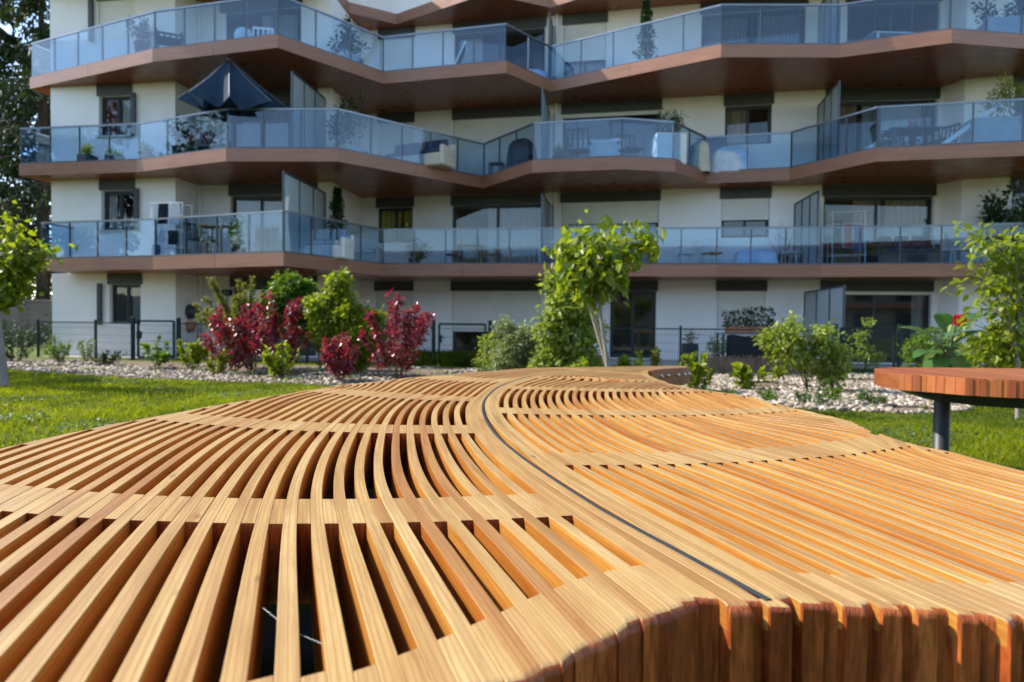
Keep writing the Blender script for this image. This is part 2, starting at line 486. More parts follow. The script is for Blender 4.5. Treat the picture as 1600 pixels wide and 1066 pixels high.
def catmull(P, t):
    n = len(P)
    if t <= 0: return P[0] + (P[0] - P[1]) * (-t)
    if t >= n - 1: return P[-1] + (P[-1] - P[-2]) * (t - n + 1)
    i = min(int(t), n - 2); u = t - i
    p1, p2 = P[i], P[i + 1]
    p0 = P[i - 1] if i > 0 else 2 * p1 - p2
    p3 = P[i + 2] if i + 2 < n else 2 * p2 - p1
    # centripetal-like: tangents limited by chord lengths
    l0, l1, l2 = np.linalg.norm(p1 - p0) + 1e-9, np.linalg.norm(p2 - p1) + 1e-9, np.linalg.norm(p3 - p2) + 1e-9
    m1 = ((p1 - p0) / l0 * l1 + (p2 - p1) / l1 * l0) / (l0 + l1) * l1
    m2 = ((p2 - p1) / l1 * l2 + (p3 - p2) / l2 * l1) / (l1 + l2) * l1
    u2, u3 = u * u, u * u * u
    return (2 * u3 - 3 * u2 + 1) * p1 + (u3 - 2 * u2 + u) * m1 + (-2 * u3 + 3 * u2) * p2 + (u3 - u2) * m2

class Edge:
    def __init__(s, F, c):
        s.P = [f(c) for f in F]
        ts = np.concatenate([np.arange(-1.6, len(F) - 1 + 0.8, 0.02)])
        pts = np.array([catmull(s.P, t) for t in ts])
        ins = inside(pts)
        acc = np.concatenate([[0], np.cumsum(np.linalg.norm(np.diff(pts, axis=0), axis=1))])
        s.iv, i = [], 0
        while i < len(ts):
            if ins[i]:
                j = i
                while j + 1 < len(ts) and ins[j + 1]: j += 1
                if acc[j] - acc[i] > 0.04: s.iv.append((ts[i], ts[j]))
                i = j
            i += 1
        s.ts, s.pts, s.acc = ts, pts, acc
    def at(s, t): return catmull(s.P, t)
    def arc(s, t): return float(np.interp(t, s.ts, s.acc))
    def snap(s, t, w):
        """this edge's own outline crossing nearest to t, else t"""
        best = min((iv[w] for iv in s.iv), key=lambda q: abs(s.arc(q) - s.arc(t)), default=None)
        return best if best is not None and abs(s.arc(best) - s.arc(t)) < 0.16 else t
    def t_of(s, a): return float(np.interp(a, s.acc, s.ts))

EC = {}
def edge(F, c, key):
    k = (key, round(c, 3))
    if k not in EC: EC[k] = Edge(F, c)
    return EC[k]

table = empty('wooden_table', (0, 2.2, 0), 'huge honey coloured timber table of curved slats with a dark inlaid joint, filling the foreground', 'table')
TORG = (0, 2.2, 0)

def lamella(name, e0, e1, a0, b0, a1, b1, front=False, recess=0.0, gap=0.0002, chf=0.0006, seed=0, mat='wood'):
    """plank between two edge curves from t=a to t=b; its near end rounded when it shows on the front face"""
    rnd = random.Random(seed)
    L = max(e0.arc(b0) - e0.arc(a0), e1.arc(b1) - e1.arc(a1))
    if L < 0.012: return None
    n = max(3, int(L / 0.05))
    us = list(np.linspace(0, 1, n))
    drop = {}
    if front:
        rr = 0.006 + rnd.random() * 0.008
        th = [k_ * math.pi / 16 for k_ in range(9)]
        ex = [rr * (1 - math.cos(q_)) * 1.35 for q_ in th]
        dz = [rr * 1.1 * (1 - math.sin(q_)) for q_ in th]
        us = [x / L for x in ex] + [u for u in us if u * L > 2.0 * rr]
        drop = {i: dz[i] for i in range(9)}
    lift = rnd.uniform(-0.0005, 0.0005)
    V, UV, F, MI = [], [], [], []
    off = recess
    s0a, s0b, s1a, s1b = e0.arc(a0) + off, e0.arc(b0), e1.arc(a1) + off, e1.arc(b1)
    for i, u in enumerate(us):
        t0, t1 = e0.t_of(s0a + (s0b - s0a) * u), e1.t_of(s1a + (s1b - s1a) * u)
        p0, p1 = e0.at(t0), e1.at(t1)
        w = p1 - p0
        wl = np.linalg.norm(w) + 1e-9
        w = w / wl
        p0, p1 = p0 + w * gap, p1 - w * gap
        wl -= 2 * gap
        ch = min(chf, wl * 0.3)
        z = TOP_Z + lift - drop.get(i, 0)
        zb = TOP_Z - THICK
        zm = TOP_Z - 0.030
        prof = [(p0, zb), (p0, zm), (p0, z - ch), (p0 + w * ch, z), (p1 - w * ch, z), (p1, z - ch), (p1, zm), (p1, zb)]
        vv = [0, THICK - .03, THICK, THICK + ch, THICK + wl, THICK + wl + ch, THICK + wl + .03, 2 * THICK + wl]
        ul = u * L + off
        for (q, zz), v_ in zip(prof, vv):
            V.append((q[0] - TORG[0], q[1] - TORG[1], zz - TORG[2])); UV.append((ul, v_))
    k = 8
    for i in range(len(us) - 1):
        for j in range(k):
            jj = (j + 1) % k
            F.append((i * k + j, i * k + jj, (i + 1) * k + jj, (i + 1) * k + j))
            side = j not in (2, 3, 4)
            MI.append(1 if (front and (i < 5 or (us[i] * L < 0.055 and j in (0, 6, 7)))) else (2 if side else 0))  # lower notch sides dark-oiled; sunlit triangle put into the honey band above
    F.append(tuple(range(k - 1, -1, -1))); MI.append(1)
    b = (len(us) - 1) * k
    F.append(tuple(range(b, b + k))); MI.append(0)
    me = bpy.data.meshes.new(name)
    me.from_pydata(V, [], F)
    me.polygons.foreach_set('material_index', MI)
    ul = me.uv_layers.new(name='UVMap')
    for p in me.polygons:
        for li in p.loop_indices:
            vi = me.loops[li].vertex_index
            if len(p.vertices) == 8:
                ul.data[li].uv = (V[vi][2] * 1.0 + 3.0, V[vi][0] * 0.8 + V[vi][1] * 0.6)
            else: ul.data[li].uv = UV[vi]
    me.update()
    # orientation
    bm = bmesh.new(); bm.from_mesh(me); bmesh.ops.recalc_face_normals(bm, faces=bm.faces); bm.to_mesh(me); bm.free()
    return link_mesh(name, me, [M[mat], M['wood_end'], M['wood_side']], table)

def build_side(F, key, side):
    """side = -1: gap k spans c in [k, k+.5] going left; side = +1: gap k spans [k-.5, k]"""
    bands = [(1, 2), (3, 4), (5, 6), (7, 7.35), (9.2, 9.5)]
    nmax = 31 if key == 'L' else 33
    cstart = CSL if key == 'L' else CSR
    seed = 0
    c = cstart
    while c < nmax:
        seed += 1
        e0, e1 = edge(F, c, key), edge(F, c + .5, key)
        if c < 0 and key == 'L': isgap = False
        elif key == 'R' and c < -0.6: isgap = False
        else:
            fr = c - math.floor(c + 1e-6)
            isgap = (fr < 0.25) if key == 'L' else (fr > 0.25)
        em = edge(F, c + .25, key)
        for (ma, mb) in em.iv:
            e0a, e1a, e0b, e1b = e0.snap(ma, 0), e1.snap(ma, 0), e0.snap(mb, 1), e1.snap(mb, 1)
            pf = em.at(ma)
            front = pf[1] < 1.2 and pf[0] > -0.25
            notch = 0.0
            if front and pf[0] > 0.20:
                notch = (0.013 + 0.016 * random.random()) if isgap or (c < 0 and int(round(c * 2)) % 2) else random.uniform(0, 0.012)
            elif front: notch = random.uniform(0, 0.006)
            if not isgap:
                lamella('slat', e0, e1, e0a, e0b, e1a, e1b, front, notch, seed=seed)
                continue
            a, b = ma, mb
            if b <= a + 0.02: continue
            first = em.t_of(em.arc(a) + 0.065)
            if a < -0.02: first = max(first, 0.0)
            last = em.t_of(em.arc(b) - 0.065)
            solid = [(None, first)]
            for (x, y) in bands:
                if y > first and x < last: solid.append((max(x, a), min(y, b)))
            solid.append((last, None))
            seq = []
            for s_ in solid:
                x = s_[0] if s_[0] is not None else a
                y = s_[1] if s_[1] is not None else b
                if seq and (x <= seq[-1][1] or em.arc(x) - em.arc(seq[-1][1]) < 0.03):
                    seq[-1][1] = max(seq[-1][1], y); seq[-1][3] = seq[-1][3] or s_[1] is None
                else:
                    seq.append([x, y, s_[0] is None, s_[1] is None])
            for q, (x, y, st, en) in enumerate(seq):
                lamella('filler_block', e0, e1, e0a if st else x, e0b if en else y, e1a if st else x, e1b if en else y,
                        front and st, notch if st else 0, seed=seed * 13 + q)
        c += .5

build_side(LF, 'L', -1)
build_side(RF, 'R', 1)

# the dark strip let into the joint between the two halves of the top
sb = MB()
SE = edge(LF, CSL, 'L')
SE2 = edge(RF, CSR, 'R')
prev = None
stp = [SE.t_of(a) for a in np.arange(SE.arc(SE.iv[0][0]) + 0.022, SE.arc(SE.iv[0][1]) - 0.01, 0.04)]
for t in stp:
    p = SE.at(t); q = SE.at(t + 0.02)
    d = (q - p) / np.linalg.norm(q - p)
    nrm = np.array((d[1], -d[0]))
    w2 = 0.0038
    cur = [Vector((*(p - nrm * w2 * 0.5 + nrm * x), TOP_Z + z)) for x, z in ((-0.001, -0.05), (-0.001, 0.0016), (w2, 0.0022), (2 * w2, 0.0016), (2 * w2, -0.05))]
    if prev:
        for j in range(4): sb.face([prev[j], prev[j + 1], cur[j + 1], cur[j]][::-1])
    else: sb.face(cur)
    prev = cur
sb.build('joint_strip', M['strip'], table, TORG)

# curved end board with bolts on the hook at the far end
HK = [(1013, 580.2), (1022, 578.2), (1036, 576.8), (1053, 575.8), (1066, 575.0), (1072.5, 573.9)]
hb = MB()
hp = [tp(q) for q in HK]
dense = [catmull(hp, t) for t in np.linspace(0, len(hp) - 1, 22)]
outw = []
for i, p in enumerate(dense):
    d = dense[min(i + 1, 21)] - dense[max(i - 1, 0)]
    d /= np.linalg.norm(d)
    outw.append(np.array((d[1], -d[0])))
prev = None
for i, (p, n) in enumerate(zip(dense, outw)):
    cur = [Vector((*(p + n * x), TOP_Z + z)) for x, z in ((0.0, -0.118), (0.0, 0.004), (0.026, 0.004), (0.030, 0.0), (0.030, -0.118))]
    uvc = [(i * 0.05, y) for y in (0, .12, .15, .16, .28)]
    if prev:
        for j in range(5):
            jj = (j + 1) % 5
            hb.face([prev[0][j], cur[j], cur[jj], prev[0][jj]], 0, True, [prev[1][j], uvc[j], uvc[jj], prev[1][jj]])
    else: hb.face(cur)
    prev = (cur, uvc)
hb.face(prev[0][::-1])
ho = hb.build('end_board', M['wood_red'], table, TORG)
for i in (6, 9, 13, 16, 19):
    p, n = dense[i] + outw[i] * 0.034, outw[i]
    bb = MB()
    zc = TOP_Z - 0.045
    d = Vector((n[0], n[1], 0)); c0 = Vector((p[0], p[1], zc))
    bb.tube([c0 - d * 0.006, c0 + d * 0.004, c0 + d * 0.008], [0.013, 0.013, 0.007], 8)
    bb.build('bolt', M['zinc'], ho, TORG)

# steel frame and posts under the top
fr = MB()
for (p, q) in (((-0.95, 1.25), (1.15, 1.32)), ((-0.85, 2.2), (0.85, 2.2)), ((-0.5, 3.3), (0.55, 3.3)), ((-0.85, 1.2), (-0.35, 3.5)), ((0.75, 1.3), (0.35, 3.4)), ((0.0, 3.3), (0.75, 4.9))):
    fr.bar((p[0], p[1], TOP_Z - THICK - 0.045), (q[0], q[1], TOP_Z - THICK - 0.045), 0.06, 0.08)
fr.box((-0.9, 1.03, TOP_Z - 0.30), (0.95, 2.5, TOP_Z - 0.285))
fr.build('support_frame', M['steel_dark'], table, TORG)
for (x, y) in ((-0.62, 1.75), (0.72, 1.75), (0.1, 3.3), (0.55, 4.6)):
    lb = MB()
    lb.lathe((x, y, 0), [(0.0, 0), (0.10, 0.0), (0.10, 0.012), (0.052, 0.014), (0.052, TOP_Z - THICK - 0.08)], 18)
    lb.build('post', M['steel_dark'], table, TORG)
# a strand of spider silk across two gaps
sp = MB()
pa, pb = on_z(411, 950, TOP_Z - 0.001), on_z(503, 1006, TOP_Z - 0.004)
sp.tube([pa, (pa + pb) / 2 - Vector((0, 0, 0.006)), pb], 0.0002, 4)
so_ = sp.build('spider_thread', plain('silk', (0.8, 0.8, 0.8), 0.3), None, tuple(pa))
tag(so_, 'single white strand of spider silk stretched over two dark slat gaps near the bottom edge', 'spider thread')

# ------------------------------------------------------------------ SECOND TABLE at the right
T2 = empty('wooden_table', (3.6, 4.95, 0), 'smaller red brown timber table on a round charcoal post, beyond the huge slatted one', 'table')
T2O = (3.6, 4.95, 0)
T2_FRONT = [(1369.5, 578), (1380, 580.5), (1402.5, 584), (1430, 585.6), (1458, 587), (1485, 589), (1509, 590.6), (1540, 592), (1600, 594.5)]
fp = [tp(q) for q in T2_FRONT] + [np.array((3.75, 4.33)), np.array((4.4, 4.36)), np.array((5.0, 4.55)), np.array((5.4, 4.9))]
bp = [tp((1369.5, 576)), np.array((3.0, 5.38)), np.array((3.3, 5.42)), np.array((3.8, 5.44)), np.array((4.6, 5.42)), np.array((5.4, 5.2))]
T2POLY = fp + bp[::-1]
def yrange(x):
    ys = []
    for p, q in zip(T2POLY, T2POLY[1:] + T2POLY[:1]):
        if (p[0] > x) != (q[0] > x): ys.append(p[1] + (q[1] - p[1]) * (x - p[0]) / (q[0] - p[0]))
    return (min(ys), max(ys)) if len(ys) >= 2 else (5.0, 5.0)
x = min(p[0] for p in T2POLY) + 0.004
k = 0
while x < 5.36:
    w_ = 0.027 + 0.010 * ((k * 37) % 5) / 5
    y0, y1 = yrange(x + w_ / 2)
    if y1 - y0 > 0.05:
        sl = MB()
        rec = 0.007 if k % 2 else 0.0
        z1, z0, ch = TOP_Z, TOP_Z - 0.112, 0.003
        jit = rec + random.uniform(0, 0.004)
        yl, yr = yrange(x + .001)[0] + jit, yrange(x + w_ - .001)[0] + jit
        ya = (yl + yr) / 2
        def yf(xx): return yl + (yr - yl) * (xx - x) / w_
        prof = [(x + .0008, z0), (x + .0008, z1 - ch), (x + .0008 + ch, z1), (x + w_ - .0008 - ch, z1), (x + w_ - .0008, z1 - ch), (x + w_ - .0008, z0)]
        for i in range(6):
            a, b = prof[i], prof[(i + 1) % 6]
            sl.face([(a[0], yf(a[0]), a[1]), (a[0], y1, a[1]), (b[0], y1, b[1]), (b[0], yf(b[0]), b[1])], 0, False, [(0, i * .03), (y1 - ya, i * .03), (y1 - ya, i * .03 + .04), (0, i * .03 + .04)])
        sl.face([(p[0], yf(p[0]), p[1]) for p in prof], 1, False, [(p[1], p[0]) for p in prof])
        sl.face([(p[0], y1, p[1]) for p in prof][::-1], 0, False, [(p[1], p[0]) for p in prof])
        so = sl.build('slat', [M['wood_red'], M['red_end_sunlit']], T2, T2O)
        px_here = k
        if k in (22, 27):
            bb = MB(); c0 = Vector((x + w_ / 2, ya, TOP_Z - 0.05))
            bb.tube([c0 + Vector((0, .004, 0)), c0 - Vector((0, .006, 0)), c0 - Vector((0, .009, 0))], [0.013, 0.013, 0.007], 8)
            bb.build('bolt', M['zinc'], so, T2O)
    x += w_; k += 1
ub = MB()
arm = [(2.82, 5.0, -0.13), (3.0, 4.85, -0.20), (3.2, 4.76, -0.215), (3.5, 4.66, -0.225), (3.72, 4.62, -0.25), (3.82, 4.62, -0.215), (4.6, 4.7, -0.20), (5.0, 4.85, -0.13)]
for (a, b) in zip(arm[:-1], arm[1:]):
    zt = TOP_Z - 0.114
    q = [Vector((a[0], a[1] - .09, zt)), Vector((b[0], b[1] - .09, zt)), Vector((b[0], b[1] - .09, TOP_Z + b[2])), Vector((a[0], a[1] - .09, TOP_Z + a[2]))]
    r_ = [p + Vector((0, .18, 0)) for p in q]
    ub.idx(q + r_, [(0, 3, 2, 1), (4, 5, 6, 7), (3, 7, 6, 2), (0, 1, 5, 4)])
    ub.idx(q + r_, [(0, 4, 7, 3), (1, 2, 6, 5)])
ub.build('support_arm', M['steel_dark'], T2, T2O)
pb_ = MB()
pc = ground_at(1473, 4.95)
pb_.lathe((pc.x, 4.95, 0), [(0, 0), (0.11, 0), (0.11, 0.012), (0.053, 0.014), (0.053, TOP_Z - 0.114)], 24)
pb_.build('post', M['steel_dark'], T2, T2O)
pb_ = MB()
pb_.lathe((4.75, 4.95, 0), [(0, 0), (0.11, 0), (0.11, 0.012), (0.053, 0.014), (0.053, TOP_Z - 0.114)], 24)
pb_.build('post', M['steel_dark'], T2, T2O)
# ------------------------------------------------------------------ GROUND
def ground_mat(name, cols, scale, bmp=0.0, rough=0.95):
    mt, t, b, _ = new_mat(name)
    tc = N(t, 'TexCoord')
    f = noise_fac(t, tc.outputs['Object'], scale, 6, 0.65)
    f2 = noise_fac(t, tc.outputs['Object'], scale * 14, 4, 0.7)
    c = ramp(t, f, [(0.25 + 0.5 * i / (len(cols) - 1), q) for i, q in enumerate(cols)])
    c = mixc(t, ramp(t, f2, [(0.4, (0, 0, 0)), (0.7, (.6,) * 3)]), c, tuple(x * .45 for x in cols[0]))
    t.links.new(c, b.inputs['Base Color'])
    b.inputs['Roughness'].default_value = rough
    b.inputs['Specular IOR Level'].default_value = 0.2
    if bmp: bump(t, f2, bmp, 0.03, b)
    return mt

M['soil'] = ground_mat('lawn_soil', [(0.05, 0.075, 0.012), (0.085, 0.12, 0.016), (0.12, 0.15, 0.022)], 0.7, 0.6)
M['mulch'] = ground_mat('bed_soil', [(0.16, 0.12, 0.085), (0.24, 0.19, 0.14)], 2.0, 0.8)
M['terrace'] = ground_mat('terrace_paving', [(0.42, 0.39, 0.34), (0.52, 0.49, 0.43)], 1.2, 0.1, 0.85)
g = MB()
g.face([(-150, -60, 0), (150, -60, 0), (150, 220, 0), (-150, 220, 0)])
tag(g.build('ground', M['soil']), kind='structure')
BED_FRONT = [(-14.5, 16.2), (-11, 14.6), (-8.5, 13.2), (-7, 12.6), (-5.2, 12.1), (-3.6, 11.7), (-2, 11.0), (0, 10.1), (2, 9.4), (3.9, 8.85), (5.0, 8.6), (5.9, 8.85), (6.6, 9.6), (8.5, 10.2), (14, 10.2)]
BED_BACK = [(14, 14.6), (10, 15.2), (6, 15.6), (2, 16.2), (-2, 16.6), (-6, 17.0), (-10, 17.8), (-14.5, 18.6)]
g = MB()
g.face([(x, y, 0.004) for x, y in BED_FRONT + BED_BACK])
tag(g.build('planting_bed', M['mulch']), kind='structure')
g = MB()
n_ = 14
tf = [(-13.5 + i * 2.2, 19.55 - i * 0.27, 0.008) for i in range(n_)]
g.face(tf + [(17, 24, .008), (-14.5, 27, .008)])
tag(g.build('terrace', M['terrace']), kind='structure')
# ------------------------------------------------------------------ APARTMENT BUILDING
def glass_mat(name, tint, refl=1.0, base=0.03):
    mt, t, b, out = new_mat(name)
    t.nodes.remove(b)
    tr = N(t, 'BsdfTransparent'); tr.inputs[0].default_value = (*tint, 1)
    gl = N(t, 'BsdfGlossy'); gl.inputs['Roughness'].default_value = 0.015
    gl.inputs[0].default_value = (0.92, 0.96, 1.0, 1)
    ge = N(t, 'NewGeometry')
    dt = N(t, 'VectorMath', operation='DOT_PRODUCT')
    t.links.new(ge.outputs['Incoming'], dt.inputs[0]); t.links.new(ge.outputs['Normal'], dt.inputs[1])
    ab = N(t, 'Math', operation='ABSOLUTE'); t.links.new(dt.outputs['Value'], ab.inputs[0])
    om = N(t, 'Math', operation='SUBTRACT'); om.inputs[0].default_value = 1.0; t.links.new(ab.outputs[0], om.inputs[1])
    pw = N(t, 'Math', operation='POWER'); t.links.new(om.outputs[0], pw.inputs[0]); pw.inputs[1].default_value = 5.0
    fz = N(t, 'Math', operation='MULTIPLY_ADD'); t.links.new(pw.outputs[0], fz.inputs[0]); fz.inputs[1].default_value = 0.92; fz.inputs[2].default_value = 0.045
    mu = N(t, 'Math', operation='MULTIPLY_ADD', use_clamp=True)
    t.links.new(fz.outputs[0], mu.inputs[0]); mu.inputs[1].default_value = refl; mu.inputs[2].default_value = base
    mx = N(t, 'MixShader')
    t.links.new(mu.outputs[0], mx.inputs[0]); t.links.new(tr.outputs[0], mx.inputs[1]); t.links.new(gl.outputs[0], mx.inputs[2])
    t.links.new(mx.outputs[0], out.inputs['Surface'])
    return mt

def frosted_mat(name, col, alpha_mix=0.35):
    mt, t, b, out = new_mat(name)
    tl = N(t, 'BsdfTranslucent'); tl.inputs[0].default_value = (*col, 1)
    b.inputs['Base Color'].default_value = (*col, 1); b.inputs['Roughness'].default_value = 0.35
    mx = N(t, 'MixShader'); mx.inputs[0].default_value = 0.5
    t.links.new(b.outputs[0], mx.inputs[1]); t.links.new(tl.outputs[0], mx.inputs[2])
    t.links.new(mx.outputs[0], out.inputs['Surface'])
    return mt

def render_wall():
    mt, t, b, _ = new_mat('white_render')
    tc = N(t, 'TexCoord')
    f = noise_fac(t, tc.outputs['Object'], 1.3, 5)
    f2 = noise_fac(t, mapping(t, tc.outputs['Object'], (3, 3, .35)), 1.0, 4)
    c = ramp(t, f, [(0.3, (0.78, 0.75, 0.72)), (0.7, (0.84, 0.81, 0.78))])
    c = mixc(t, ramp(t, f2, [(0.5, (0, 0, 0)), (0.8, (0.25,) * 3)]), c, (0.68, 0.66, 0.62))
    t.links.new(c, b.inputs['Base Color'])
    b.inputs['Roughness'].default_value = 0.85
    bump(t, noise_fac(t, tc.outputs['Object'], 160, 3), 0.35, 0.004, b)
    return mt

def panel_wood(name, d, l, rough, axis=(1.2, 1.2, 26)):
    mt, t, b, _ = new_mat(name)
    tc = N(t, 'TexCoord'); oi = N(t, 'ObjectInfo')
    f = noise_fac(t, mapping(t, tc.outputs['Object'], axis), 1.0, 5, 0.6, 0.4)
    c = ramp(t, f, [(0.3, d), (0.7, l)])
    c = mixc(t, ramp(t, oi.outputs['Random'], [(0, (0.0,) * 3), (1, (0.35,) * 3)]), c, tuple(x * 0.72 for x in d))
    t.links.new(c, b.inputs['Base Color'])
    t.links.new(ramp(t, noise_fac(t, tc.outputs['Object'], 2.5, 3), [(0.3, (rough - .06,) * 3), (0.7, (rough + .1,) * 3)]), b.inputs['Roughness'])
    return mt

M['wall'] = render_wall()
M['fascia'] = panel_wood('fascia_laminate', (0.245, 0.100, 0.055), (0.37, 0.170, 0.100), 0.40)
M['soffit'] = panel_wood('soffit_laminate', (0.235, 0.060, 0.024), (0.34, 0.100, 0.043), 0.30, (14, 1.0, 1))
M['deck'] = plain('balcony_deck', (0.30, 0.29, 0.27), 0.8, 0.15, 3)
M['housing'] = plain('shutter_housing', (0.050, 0.052, 0.050), 0.6, 0.1, 4)
M['frame'] = plain('anthracite_frame', (0.022, 0.025, 0.030), 0.45, 0.1, 8)
M['alu'] = plain('grey_aluminium', (0.22, 0.24, 0.27), 0.35, 0.1, 10, 0.7)
M['alu_dark'] = plain('dark_aluminium', (0.09, 0.10, 0.115), 0.4, 0.1, 10, 0.5)
M['pane'] = glass_mat('window_glass', (0.80, 0.84, 0.86), 1.0, 0.025)
M['rail_glass'] = glass_mat('balustrade_glass', (0.75, 0.865, 0.96), 1.0, 0.0)
M['frost'] = frosted_mat('frosted_glass', (0.52, 0.58, 0.60))
M['shutter'] = plain('cream_roller_shutter', (0.70, 0.67, 0.60), 0.55, 0.06, 2)
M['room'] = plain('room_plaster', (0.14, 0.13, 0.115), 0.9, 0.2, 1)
M['pipe'] = plain('white_downpipe', (0.72, 0.71, 0.68), 0.4, 0.05, 3)
M['sill'] = plain('pale_stone_sill', (0.55, 0.53, 0.48), 0.7, 0.1, 8)
def cloth(name, col, trans=0.4):
    mt, t, b, out = new_mat(name)
    tc = N(t, 'TexCoord')
    f = noise_fac(t, tc.outputs['Object'], 3, 4)
    c = ramp(t, f, [(0.3, tuple(x * .85 for x in col)), (0.7, col)])
    t.links.new(c, b.inputs['Base Color']); b.inputs['Roughness'].default_value = 0.9; b.inputs['Specular IOR Level'].default_value = 0.2
    tl = N(t, 'BsdfTranslucent'); t.links.new(c, tl.inputs[0])
    mx = N(t, 'MixShader'); mx.inputs[0].default_value = trans
    t.links.new(b.outputs[0], mx.inputs[1]); t.links.new(tl.outputs[0], mx.inputs[2]); t.links.new(mx.outputs[0], out.inputs['Surface'])
    return mt
CLOTH = {'yellow': cloth('yellow_curtain', (0.80, 0.66, 0.05)), 'pale': cloth('white_net_curtain', (0.70, 0.70, 0.68)), 'red': cloth('dark_red_curtain', (0.30, 0.06, 0.06)),
         'beige': cloth('beige_curtain', (0.62, 0.50, 0.36)), 'grey': cloth('grey_vertical_blind', (0.42, 0.43, 0.42)), 'pink': cloth('pinkish_curtain', (0.58, 0.42, 0.34))}

S = {1: CAM_H + 1.36, 2: CAM_H + 4.14, 3: CAM_H + 6.92, 4: CAM_H + 9.70, 0: -0.34}
FASH = 0.335
FLOOR = {k: S[k] + 0.30 for k in (1, 2, 3)}
FLOOR[0] = 0.02

WPX = [(80, 282.5), (274, 277.7), (311, 290), (354, 290), (496, 284.8), (517.6, 284.8), (564, 310.2), (1283, 289.6), (1469.5, 288), (1503.5, 281), (1567, 277.7), (1700, 273)]
WP = [on_z(x, y, S[2]).xy for x, y in WPX]
WP = [(p.x, p.y) for p in WP]

BO = (1.0, 22.0, 0.0)
bld = empty('apartment_building', BO, 'white four storey apartment block with zigzag glass balconies edged in brown boards', 'building')

def seg_frame(i):
    A, B = Vector(WP[i]), Vector(WP[i + 1])
    e = (B - A); L = e.length; e /= L
    return A, e, Vector((e.y, -e.x)), L

def P3(A, e, n, u, w, z):
    q = A + e * u + n * w
    return Vector((q.x, q.y, z))

def px_u(i, px, py=290):
    A, e, n, L = seg_frame(i)
    q = on_seg(px, py, WP[i], WP[i + 1])
    return (Vector((q.x, q.y)) - A).dot(e)

def curtain_bm(A, e, n, u0, u1, z0, z1, w, amp=0.05, pitch=0.14, seed=0):
    mb = MB()
    rnd = random.Random(seed)
    nn = max(4, int((u1 - u0) / pitch * 4))
    pts = []
    for k in range(nn + 1):
        u = u0 + (u1 - u0) * k / nn
        pts.append((u, w + amp * math.sin(k * math.pi / 2) + rnd.uniform(-.012, .012)))
    for (a, b) in zip(pts[:-1], pts[1:]):
        mb.face([P3(A, e, n, a[0], a[1], z0), P3(A, e, n, b[0], b[1], z0), P3(A, e, n, b[0], b[1], z1), P3(A, e, n, a[0], a[1], z1)], 0, True)
    return mb

